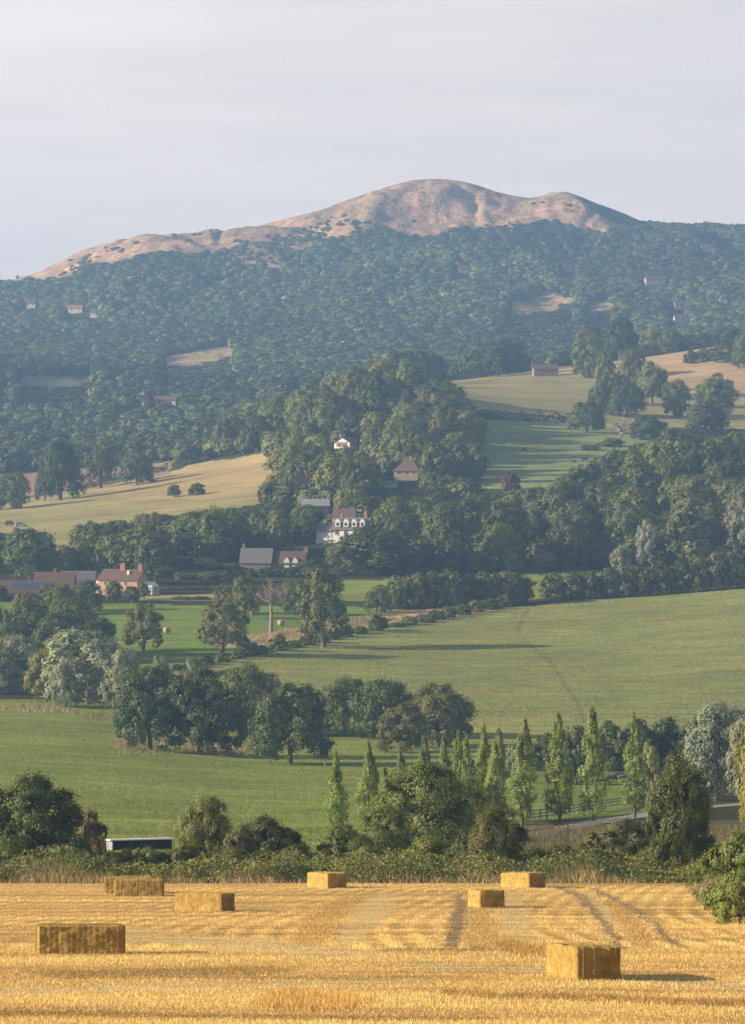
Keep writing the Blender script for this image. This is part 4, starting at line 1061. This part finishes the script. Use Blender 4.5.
# hedges on the far fields (each one continuous plant)
def hedge(pts, Y0, h, w, label, col, name='hedge', n_per_m=26, leaf=.5):
    r = np.random.default_rng(len(label)); G = [ground_at(a, b, Y0) for a, b in pts]
    G = np.array(G); seg = np.linalg.norm(np.diff(G, axis=0), axis=1); Lt = seg.sum(); n = int(Lt * n_per_m * h / 2)
    t = r.uniform(0, Lt, n); cum = np.concatenate([[0], np.cumsum(seg)])
    x = np.interp(t, cum, G[:, 0]); y = np.interp(t, cum, G[:, 1])
    hh = h * (1 + .5 * vnoise(t / 4, t * 0 + 3.3, 9) + .4 * vnoise(t / 1.3, t * 0, 8))
    a = r.uniform(0, math.pi, n)
    off = np.stack([r.normal(size=n) * .1, np.cos(a) * w / 2, np.sin(a) * hh], 1)
    P = np.stack([x, y, terrain(x, y)], 1) + off
    v, f = leaf_quads(P, unit(off + r.normal(size=(n, 3)) * .5), leaf, r)
    root = empty(name, (0, 0, 0), 0, label, 'hedge')
    o = link('foliage', mesh_np(name, v, f, [M_LEAF]), root); o.color = (*col, 1)
hedge([(466,419),(500,420),(540,421),(572,422)], 1650, 3.4, 3, 'dark clipped hedge between the pale and cool green fields', (.035, .05, .025))
hedge([(478,440),(500,444),(530,446),(560,448),(580,450)], 1500, .9, 1.2, 'thin pale line of rough hedge across the cool green field', (.22, .19, .10), leaf=.35)
hedge([(84,489),(110,484),(140,477),(168,470)], 1500, 2.2, 2.4, 'low dark hedge along the crest of the left pale field', (.045, .055, .025))
hedge([(640,437),(680,436),(720,436),(760,434)], 1550, 2.4, 3, 'dark hedge at the foot of the banded slope on the right', (.04, .055, .025))

# ------------------------------------------------------------------ bracken and dry grass at the field edge
def verge():
    r = np.random.default_rng(21); n = 160000
    def edge_pt(t):
        # runs along the far edge, then down the right side of the stubble field
        return None
    u = r.uniform(-.12, .135, n); y = 229 + r.uniform(0, 1, n) ** .8 * 17
    x = u * y
    # right-hand side of the field
    m2 = 60000; y2 = r.uniform(110, 229, m2); xe = np.interp(y2, [110, 145, 180, 205, 229], [16.2, 13.6, 15.0, 16.2, 18.2]); x2 = xe + r.uniform(.0, 1, m2) ** 1.2 * 7
    X = np.concatenate([x, x2]); Y = np.concatenate([y, y2]); N0 = n + m2
    Z = terrain(X, Y)
    cl = fbm(X / 1.6, Y / 1.6, 61, 3); big = fbm(X / 6, Y / 6, 62, 2)
    front = np.where(np.arange(N0) < n, np.clip((Y - 228.5) / 2.2, 0, 1), np.clip((X - np.interp(Y, [110, 145, 180, 205, 229], [16.2, 13.6, 15.0, 16.2, 18.2])) / 1.6, 0, 1))
    H = (.22 + .95 * front * np.clip(.95 + 1.5 * cl + 1.3 * big, .25, 2.1)) * r.uniform(.15, 1, N0) ** .6
    P = np.stack([X, Y, Z + H], 1)
    dry = r.random(N0) < np.clip(.98 - front * .95 + .9 * big, .04, .95)
    green = np.array((.112, .135, .038)) * (1 + .3 * r.normal(size=(N0, 1))) * np.where(r.random(N0) < .3, 1.5, 1)[:, None]
    tan = np.array((.46, .35, .17)) * (1 + .3 * r.normal(size=(N0, 1)))
    c = np.clip(np.where(dry[:, None], tan, green), .015, .6)
    hue = fbm(X / 2.2, Y / 3, 66, 3)[:, None]; c = np.where(dry[:, None], c, c * (1 + np.array((1.3, .75, .3)) * hue))
    rust = r.random(N0) < .16; c[rust & ~dry] = np.array((.15, .105, .045)) * (1 + .3 * r.normal(size=(int((rust & ~dry).sum()), 1)))
    c = np.clip(c, .015, .6)
    # fronds: leaf quads leaning outwards
    k = ~dry
    nn = unit(np.stack([r.normal(size=N0), r.normal(size=N0) - .5, r.uniform(.2, 1.4, N0)], 1))
    v, f = leaf_quads(P[k], nn[k], .088, r, 2.4)
    me = mesh_np('bracken', v, f, [M_HERB]); set_col(me, np.repeat(c[k], 4, 0))
    tag(link('bracken', me), 'green bracken and nettles along the edge of the stubble field', 'bracken', kind='stuff')
    q = dry; m = q.sum(); a = r.uniform(0, 6.283, m); hh = H[q] * .75 + .10
    D = np.stack([np.cos(a) * .35 * hh, np.sin(a) * .35 * hh, hh], 1); wa = r.uniform(-.8, .8, m)
    W = np.stack([np.cos(wa), np.sin(wa), 0 * wa], 1) * .022
    v, f, cc = blades(np.stack([X[q], Y[q], Z[q] - .02], 1), D, W, c[q])
    me = mesh_np('dry_grass', v, f, [M_STRAW]); set_col(me, cc)
    tag(link('dry_grass', me), 'tall dry tan grass along the edge of the stubble field', 'grass', kind='stuff')
verge()
def rough_grass(name, label, poly, y0, y1, n, hgt, col, seed, wid=.05):
    r = np.random.default_rng(seed); Y = r.uniform(y0, y1, n); X = r.uniform(-.11, .12, n) * Y; Z = terrain(X, Y)
    px = CX + F * X / Y; py = HY - F * Z / Y; k = inpoly(px + 14 * fbm(X / 6, Y / 25, seed + 3, 4), py + 5 * fbm(X / 5, Y / 20, seed + 5, 4), poly) & (r.random(n) < .65 + 1.3 * fbm(X / 4, Y / 12, seed + 9, 3)); X, Y, Z = X[k], Y[k], Z[k]; m = len(X)
    hh = hgt * r.uniform(.4, 1.3, m) * (1 + fbm(X / 5, Y / 8, seed, 3)); a = r.uniform(0, 6.283, m); wa = r.uniform(-.8, .8, m)
    D = np.stack([np.cos(a) * .4 * hh, np.sin(a) * .4 * hh, hh], 1); W = np.stack([np.cos(wa), np.sin(wa), 0 * wa], 1) * wid
    c = np.array(col) * (1 + .3 * r.normal(size=(m, 1))); gk = np.clip(.5 + 2.2 * fbm(X / 7, Y / 14, seed + 11, 3), 0, 1)[:, None]; c = np.clip(c * (1 - .6 * gk) + np.array((.14, .155, .05)) * .6 * gk, .02, .6)
    v, f, cc = blades(np.stack([X, Y, Z], 1), D, W, c); me = mesh_np(name, v, f, [M_STRAW]); set_col(me, cc)
    tag(link(name, me), label, 'grass', kind='stuff')
rough_grass('bank_grass', 'rough brownish grass on the bank below the gravel track', [(440,800),(560,829),(700,815),(800,800),(800,880),(440,880)], 240, 440, 260000, .45, (.20, .165, .085), 81, .035)
rough_grass('meadow_fringe_grass', 'tan uncut grass under the meadow oaks', [(112,742),(240,742),(240,754),(118,754)], 620, 720, 120000, .7, (.40, .31, .16), 82, .06)
rough_grass('pasture_fringe_grass', 'tan uncut grass along the hedge of the sloping pasture', [(215,640),(300,628),(380,612),(470,606),(500,609),(400,622),(300,640),(230,650)], 860, 1060, 160000, .6, (.40, .32, .18), 83, .08)
rough_grass('willow_fringe_grass', 'tan uncut grass at the foot of the silver willows', [(-20,706),(60,708),(125,716),(125,722),(60,714),(-20,712)], 700, 800, 90000, .7, (.36, .28, .14), 84, .07)

rough_grass('meadow_grass', 'short tufted grass of the lower meadow', [(-60,715),(420,715),(520,770),(440,862),(-60,862)], 320, 790, 170000, .16, (.25, .29, .085), 85, .055)
rough_grass('pasture_grass', 'short tufted grass of the sloping pasture', [(170,672),(215,664),(300,648),(400,625),(500,607),(620,597),(800,586),(800,745),(400,745),(300,700),(190,690)], 700, 1060, 170000, .16, (.28, .29, .11), 86, .08)
# ------------------------------------------------------------------ track and fences
def strip(name, pts, wid, mat, lift=.05):
    P = np.array(pts, float); s = np.linspace(0, 1, 60); cum = np.linspace(0, 1, len(P))
    x = np.interp(s, cum, P[:, 0]); y = np.interp(s, cum, P[:, 1])
    d = unit(np.stack([np.gradient(x), np.gradient(y)], 1)); nrm = np.stack([-d[:, 1], d[:, 0]], 1)
    vs = []
    for k in (-.5, -.2, .2, .5):
        xx = x + nrm[:, 0] * wid * k; yy = y + nrm[:, 1] * wid * k
        vs.append(np.stack([xx, yy, terrain(xx, yy) + lift + (.03 if abs(k) < .3 else 0)], 1))
    v = np.stack(vs, 1).reshape(-1, 3); i = np.arange(60 * 4).reshape(60, 4)
    f = np.stack([i[:-1, :-1], i[1:, :-1], i[1:, 1:], i[:-1, 1:]], -1).reshape(-1, 4)
    return tag(link(name, mesh_np(name, v, f, [mat], True)), kind='structure')
tr = [ground_at(470, 845, 330), ground_at(526, 834, 330), ground_at(560, 829, 330), ground_at(597, 823, 330), ground_at(647, 815, 330), ground_at(700, 808, 330), ground_at(790, 800, 330)]
strip('gravel_track', tr, 3.6, M_TRACK)
def rail_fence(name, pts, Y0, h, step, rails, label, rad=.09):
    G = np.array([ground_at(a, b, Y0) for a, b in pts]); seg = np.linalg.norm(np.diff(G, axis=0), axis=1); cum = np.concatenate([[0], np.cumsum(seg)])
    n = int(cum[-1] / step); t = np.linspace(0, cum[-1], n + 1); x = np.interp(t, cum, G[:, 0]); y = np.interp(t, cum, G[:, 1]); z = terrain(x, y)
    root = empty(name, (x[0], y[0], z[0]), 0, label, 'fence')
    x = x - x[0]; y = y - y[0]; z = z - root.location.z
    for i in range(n + 1):
        m = MB(); m.box(x[i]-rad, x[i]+rad, y[i]-rad, y[i]+rad, z[i]-.4, z[i]+h); m.build('post', M_FENCE, root)
    for rr in rails:
        m = MB(); m.tube([(x[i], y[i]-rad-.03, z[i]+rr) for i in range(n + 1)], rad * .75, 5); m.build('rail', M_FENCE, root)
rail_fence('wooden_fence', [(520,823),(560,818),(587,813),(615,809),(645,805)], 350, 1.35, 3.0, (.5, .9, 1.25), 'brown post and rail fence along the far side of the gravel track', .10)
rail_fence('post_and_wire_fence', [(500,846),(530,841),(565,834),(600,828)], 330, 1.1, 2.6, (1.0,), 'thin fence along the near side of the gravel track', .06)
def lone_post(px, Y, h, mat, label):
    X = xa(px, Y); root = empty('fence_post', (X, Y, tz(X, Y)), .2, label, 'post')
    m = MB(); m.tube([(0,0,-.4),(0,0,h*.6),(.02,0,h)], [.11,.10,.09], 8); m.build('shaft', mat, root)
    m = MB(); m.tube([(.02,0,h),(.02,0,h+.05)], [.10,.04], 8); m.build('cap', mat, root)
lone_post(421, 234, 1.15, M_DEADWOOD, 'weathered pale post standing in the bracken at the field edge')
lone_post(325, 640, 1.0, M_DEADWOOD, 'small pale post alone in the meadow right of the lone oak')

# ------------------------------------------------------------------ straw bales
def bale_mesh(seed, L=2.4, W=1.2, H=.82):
    r = np.random.default_rng(seed); V = []; Fc = []; b = 0
    def face(o, a, c, na, nc):
        nonlocal b
        s, t = np.meshgrid(np.linspace(0, 1, na + 1), np.linspace(0, 1, nc + 1), indexing='ij')
        p = np.array(o) + s[..., None] * np.array(a) + t[..., None] * np.array(c)
        i = np.arange((na + 1) * (nc + 1)).reshape(na + 1, nc + 1) + b
        V.append(p.reshape(-1, 3)); Fc.append(np.stack([i[:-1, :-1], i[1:, :-1], i[1:, 1:], i[:-1, 1:]], -1).reshape(-1, 4)); b += p.shape[0] * p.shape[1]
    x, y = L / 2, W / 2
    face((-x,-y,0), (L,0,0), (0,0,H), 60, 22); face((x,y,0), (-L,0,0), (0,0,H), 60, 22)
    face((x,-y,0), (0,W,0), (0,0,H), 30, 22); face((-x,y,0), (0,-W,0), (0,0,H), 30, 22)
    face((-x,-y,H), (L,0,0), (0,W,0), 60, 30); face((-x,y,0), (L,0,0), (0,-W,0), 8, 4)
    P = np.concatenate(V); Q = np.concatenate(Fc)
    # rounded edges, flake ribs and a lumpy face
    c = np.array([0, 0, H / 2]); half = np.array([x, y, H / 2]); q = (P - c); rr = .06
    inner = np.clip(q, -(half - rr), half - rr); d = q - inner; ln = np.linalg.norm(d, axis=1, keepdims=True)
    P = c + inner + np.where(ln > rr, d / (ln + 1e-9) * rr, d)
    nrm = unit(d + 1e-6 * q)
    lump = .05 * fbm(P[:, 0] * 1.1 + 5 * seed, P[:, 2] * 1.3 + P[:, 1], seed + 3, 2) + .045 * (fbm(P[:, 0] * 3 + P[:, 1] * 5, P[:, 2] * 6 + P[:, 1] * 2, seed, 4)) + .009 * np.abs(np.sin(P[:, 0] * math.pi / .16)) - .02 * (np.abs(np.abs(P[:, 1]) % .4 - .2) < .02)
    P = P + nrm * (lump * (P[:, 2] > .02))[:, None]
    me = mesh_np('straw_bale', P, Q, [M_BALE], True)
    # wisps
    n = 1500; k = r.integers(0, len(P), n); base = P[k]; nn = nrm[k]
    D = unit(nn * .7 + r.normal(size=(n, 3)) * .6) * r.uniform(.04, .13, n)[:, None]; Wd = unit(np.cross(D, r.normal(size=(n, 3)))) * .006
    v, f, cc = blades(base - D * .2, D, Wd, np.array((.58, .42, .17))[None] * r.uniform(.6, 1.3, (n, 1)))
    w = mesh_np('loose_straw', v, f, [M_STRAW]); set_col(w, np.clip(cc, 0, .8))
    return me, w
def twine_mesh(L=2.4, W=1.2, H=.82, y=0):
    m = MB(); e = .035
    m.tube([(-L/2-e, y, .05), (-L/2-e, y, H-.03), (-L/2+.05, y, H+e), (L/2-.05, y, H+e), (L/2+e, y, H-.03), (L/2+e, y, .05)], .010, 5)
    return m.mesh('twine', [simple('straw_twine', (.27, .19, .06), .8)])
M_HAY = simple('weathered_hay', (.34, .25, .16), .9, 6, .35, .5)
BM = [bale_mesh(s) for s in (1, 2, 3)]; TW = twine_mesh()
bales = [(80, 956, 7, 'long-side-on straw bale at the left, nearest of the left-hand bales'), (583, 981, -74, 'largest straw bale at the lower right with its shaded end facing the viewer'),
         (139, 897, 2, 'straw bale lying broadside near the hedge on the left, hiding another behind it'), (118, 893.2, 2, 'straw bale mostly hidden behind the broadside bale by the left hedge'),
         (205, 911.5, -29, 'straw bale with dark right end between the two left-hand bales and the centre'), (327, 889, -62, 'straw bale against the bracken in the middle of the field edge'),
         (486, 908, -78, 'small dark-ended straw bale right of the middle of the field'), (523, 888, -52, 'straw bale against the bracken right of the small dark-ended bale')]
for i, (px, py, rz, lab) in enumerate(bales):
    X, Y = ground_at(px, py, 76); Y = Y + (.6 if abs(rz) < 40 else 1.0); X = xa(px, Y)
    if i == 3: X, Y = ground_at(139, 897, 76); Y += 4.6; X = xa(128.5, Y)
    e = .6; sx = (tz(X+e, Y) - tz(X-e, Y)) / (2*e); sy = (tz(X, Y+e) - tz(X, Y-e)) / (2*e)
    root = empty('straw_bale', (X, Y, tz(X, Y) - .02), 0, lab, 'straw bale', 'rectangular straw bales on the stubble')
    from mathutils import Vector, Matrix
    zax = Vector((-sx, -sy, 1)).normalized(); xax = Vector((math.cos(math.radians(rz)), math.sin(math.radians(rz)), 0)); xax = (xax - zax * xax.dot(zax)).normalized(); yax = zax.cross(xax)
    root.rotation_euler = Matrix((xax, yax, zax)).transposed().to_euler()
    b, w = BM[i % 3]
    link('packed_straw', b, root); link('loose_straw', w, root)
    for ty in (-.42, -.14, .14, .42): link('twine', TW, root, loc=(0, ty, 0))
# round bales in the bright meadow
def round_bale(px, py, rz, label):
    X, Y = ground_at(px, py, 850); z = tz(X, Y)
    root = empty('round_bale', (X, Y, z), math.radians(rz), label, 'round bale', 'round bales in the bright meadow')
    m = MB(); R = .75; n = 28
    prof = [(-.62,.0),(-.62,.35),(-.60,.68),(-.54,.74),(0,.75),(.54,.74),(.60,.68),(.62,.35),(.62,0)]
    vs = []; fs = []
    for j, (x, rad) in enumerate(prof):
        for k in range(n):
            a = 6.283 * k / n; q = max(rad, .01) * (1 + .02 * math.sin(a * 5 + j))
            vs.append((x, q * math.cos(a), R - .03 + q * math.sin(a)))
    for j in range(len(prof) - 1):
        for k in range(n): fs.append((j*n+k, j*n+(k+1) % n, (j+1)*n+(k+1) % n, (j+1)*n+k))
    m.add(vs, fs); m.build('straw_roll', M_HAY, root, True)
    w = MB(); 
    for x in (-.4, 0, .4): w.tube([(x, .757 * math.cos(a), R - .03 + .757 * math.sin(a)) for a in np.linspace(0, 6.283, 30)], .012, 4)
    w.build('net_wrap', M_CREAM, root)
for px, py, rz, lab in [(167,634,-60,'round bale alone in the bright meadow right of the thin tree'),(253,615,20,'round bale left of the bare dead tree'),(289,614,30,'round bale right of the bare dead tree'),(281,626,-50,'round bale at the foot of the bare dead tree')]:
    round_bale(px, py, rz, lab)

# ------------------------------------------------------------------ cattle and vehicles
def cow(px, py, rz, mat, label):
    X, Y = ground_at(px, py, 1320)
    me = bpy.data.meshes.new('cow')
    J = [(0,0,1.05),(.55,0,1.08),(.8,0,1.12),(-.55,0,1.08),(-.85,0,1.12),(1.12,0,.95),(1.32,0,.62),(1.48,0,.42),        # spine, neck, grazing head
         (.62,.2,.78),(.62,.2,.42),(.64,.2,.03),(.62,-.2,.78),(.68,-.2,.42),(.72,-.2,.03),(-.62,.22,.80),(-.74,.22,.46),(-.66,.22,.03),(-.62,-.22,.80),(-.78,-.22,.46),(-.72,-.22,.03),
         (-.98,0,1.05),(-1.0,0,.55),(1.26,.18,.72),(1.26,-.18,.72)]
    E = [(0,1),(1,2),(0,3),(3,4),(2,5),(5,6),(6,7),(1,8),(8,9),(9,10),(1,11),(11,12),(12,13),(3,14),(14,15),(15,16),(3,17),(17,18),(18,19),(4,20),(20,21),(6,22),(6,23)]
    Rr = [.36,.34,.24,.36,.22,.17,.14,.09,.13,.075,.07,.13,.075,.07,.16,.085,.07,.16,.085,.07,.05,.03,.04,.04]
    me.from_pydata(J, E, []); o = link('cow', me); o.modifiers.new('skin', 'SKIN')
    for i, s in enumerate(me.skin_vertices[0].data): s.radius = (Rr[i], Rr[i]); s.use_root = (i == 0)
    o.modifiers.new('sub', 'SUBSURF').levels = 1; o.modifiers['sub'].render_levels = 1
    o.location = (X, Y, tz(X, Y)); o.rotation_euler = (0, 0, math.radians(rz))
    o.data.materials.clear(); o.data.materials.append(mat)
    tag(o, label, 'cow', 'cattle on the cool green field')
for px, py, rz, mt, lab in [(524,452,10,M_COWB,'black cow grazing leftmost on the cool green field'),(533,453.5,170,M_COWR,'red-brown cow right beside the leftmost black cow'),(573,464,20,M_COWR,'brown cow grazing apart in the middle of the cool green field'),
        (585,462,200,M_COWB,'black cow farthest right on the cool green field'),(581,468.5,150,M_COWB,'black cow by the tree tops, lowest on the cool green field')]:
    cow(px, py, rz, mt, lab)
def car(px, Y, rz, paint, label, name='parked_car', van=0):
    X = xa(px, Y); root = empty(name, (X, Y, tz(X, Y)), math.radians(rz), label, 'car')
    prof = [(-2.1,.35),(-2.1,.85),(-1.95,1.0),(-1.7,1.45+van),(.3,1.45+van),(1.0,.98),(1.95,.85),(2.1,.6),(2.1,.35)]
    m = MB(); n = len(prof); w = .85
    m.add([(x, -w*(1 if z < 1.1 else .86), z) for x, z in prof] + [(x, w*(1 if z < 1.1 else .86), z) for x, z in prof], [tuple(range(n)), tuple(range(2*n-1, n-1, -1))] + [(i, i+n, (i+1) % n+n, (i+1) % n) for i in range(n)])
    m.build('body', paint, root)
    for s in (-1, 1):
        g = MB(); y = s * .80; g.add([(-1.6, y*1.06, 1.02), (.75, y*1.06, 1.02), (.25, y*.95, 1.38+van), (-1.5, y*.95, 1.38+van)], [(0,1,2,3)] if s < 0 else [(3,2,1,0)]); g.build('window', M_GLASS, root)
        for x in (-1.3, 1.3):
            t = MB(); t.tube([(x, s*.68, .33), (x, s*.9, .33)], .33, 14); wh = t.build('wheel', M_TYRE, root)
            t = MB(); t.tube([(x, s*.9, .33), (x, s*.92, .33)], .2, 10); t.build('rim', M_CARS, wh)
    for y in (-.6, .6):
        t = MB(); t.box(2.08, 2.13, y-.16, y+.16, .58, .72); t.build('headlight', M_WHITE, root)
car(619, 610, 175, M_CARD, 'dark car parked under the hedge seen between two poplars')
X, Y = ground_at(21, 527, 1100); car(21, Y, 12, M_CARS, 'silver-blue car on the left pale field behind dark trees')
X, Y = ground_at(11, 526, 1100); car(11, Y, 5, M_CARR, 'dull red vehicle left of the silver-blue car on the pale field', 'parked_van', .3)

# ------------------------------------------------------------------ air
HAZE_D = 1.8e-4
m, nt, out = newmat('haze_air')
pv = N(nt, 'ShaderNodeVolumePrincipled'); pv.inputs['Density'].default_value = HAZE_D
pv.inputs['Color'].default_value = (.35, .59, .97, 1); pv.inputs['Anisotropy'].default_value = .45
nt.links.new(pv.outputs[0], out.inputs['Volume'])
mb = MB(); zlo = float(GZ.min()) - 1.0; zhi = float(GZ.max()) + 30
mb.box(-1100, 1100, -60, 5300, zlo, zhi)
tag(mb.build('haze', m), 'pale even air filling the valley', 'haze', kind='stuff')

# ------------------------------------------------------------------ sun, sky, camera
SUN_EL, SUN_AZ = 18.5, -99.5     # azimuth measured clockwise from +Y: the sun stands left, a touch behind the viewer
el, az = math.radians(SUN_EL), math.radians(SUN_AZ)
sd = (math.sin(az) * math.cos(el), math.cos(az) * math.cos(el), math.sin(el))
sun = bpy.data.lights.new('sun', 'SUN'); sun.energy = 5.0; sun.angle = math.radians(.5); sun.color = (1.0, .83, .60)
so = link('sun', sun)
so.rotation_euler = Vector(sd).to_track_quat('Z', 'Y').to_euler()
so.location = (-300, -50, 200)
w = bpy.data.worlds.new('World'); scene.world = w; w.use_nodes = True; nt = w.node_tree; nt.nodes.clear()
out = N(nt, 'ShaderNodeOutputWorld'); bg = N(nt, 'ShaderNodeBackground'); bg.inputs['Strength'].default_value = .10
sky = N(nt, 'ShaderNodeTexSky'); sky.sky_type = 'NISHITA'; sky.sun_disc = False
sky.sun_elevation = el; sky.sun_rotation = az; sky.altitude = 100; sky.air_density = 1.0; sky.dust_density = 1.5; sky.ozone_density = 1.2
tc = N(nt, 'ShaderNodeTexCoord')
cl = noise(nt, 1.0, 5, .6, mapping(nt, tc.outputs['Generated'], (3, 3, 26)))
sx = N(nt, 'ShaderNodeSeparateXYZ'); nt.links.new(tc.outputs['Generated'], sx.inputs[0])
mm = N(nt, 'ShaderNodeMath', operation='MULTIPLY')
nt.links.new(maprange(nt, cl.outputs[0], .36, .66, .66, 1.0), mm.inputs[0]); nt.links.new(maprange(nt, sx.outputs[2], .09, .36, .88, .05), mm.inputs[1])
zen = mixc(nt, .6, sky.outputs[0], (.72, .70, .68))
nt.links.new(mixc(nt, mm.outputs[0], zen, (6.35, 5.4, 4.95)), bg.inputs['Color'])
nt.links.new(bg.outputs[0], out.inputs[0])

cam = bpy.data.cameras.new('camera'); co = link('camera', cam)
cam.sensor_fit = 'HORIZONTAL'; cam.sensor_width = 36; cam.lens = 36 * F / 745
cam.shift_x = 0; cam.shift_y = (HY - 512) / 745
cam.clip_start = 1; cam.clip_end = 12000
co.location = (0, 0, 0); co.rotation_euler = (math.pi / 2, 0, 0)
scene.camera = co

scene.render.engine = 'CYCLES'
scene.cycles.use_denoising = True
scene.cycles.max_bounces = 6; scene.cycles.diffuse_bounces = 3; scene.cycles.transmission_bounces = 3; scene.cycles.volume_bounces = 1; scene.cycles.transparent_max_bounces = 4
vs = scene.view_settings
vs.view_transform = 'Standard'; vs.look = 'None'; vs.exposure = 1.16; vs.gamma = 1; vs.use_curve_mapping = False
from collections import Counter; import sys; print('TREES', n1, n2, n3, n4, 'far', len(fs), Counter(o.name.split('.')[0] for o in bpy.data.objects if o.parent is None).most_common(8), file=open('/tmp/counts.txt','w'))
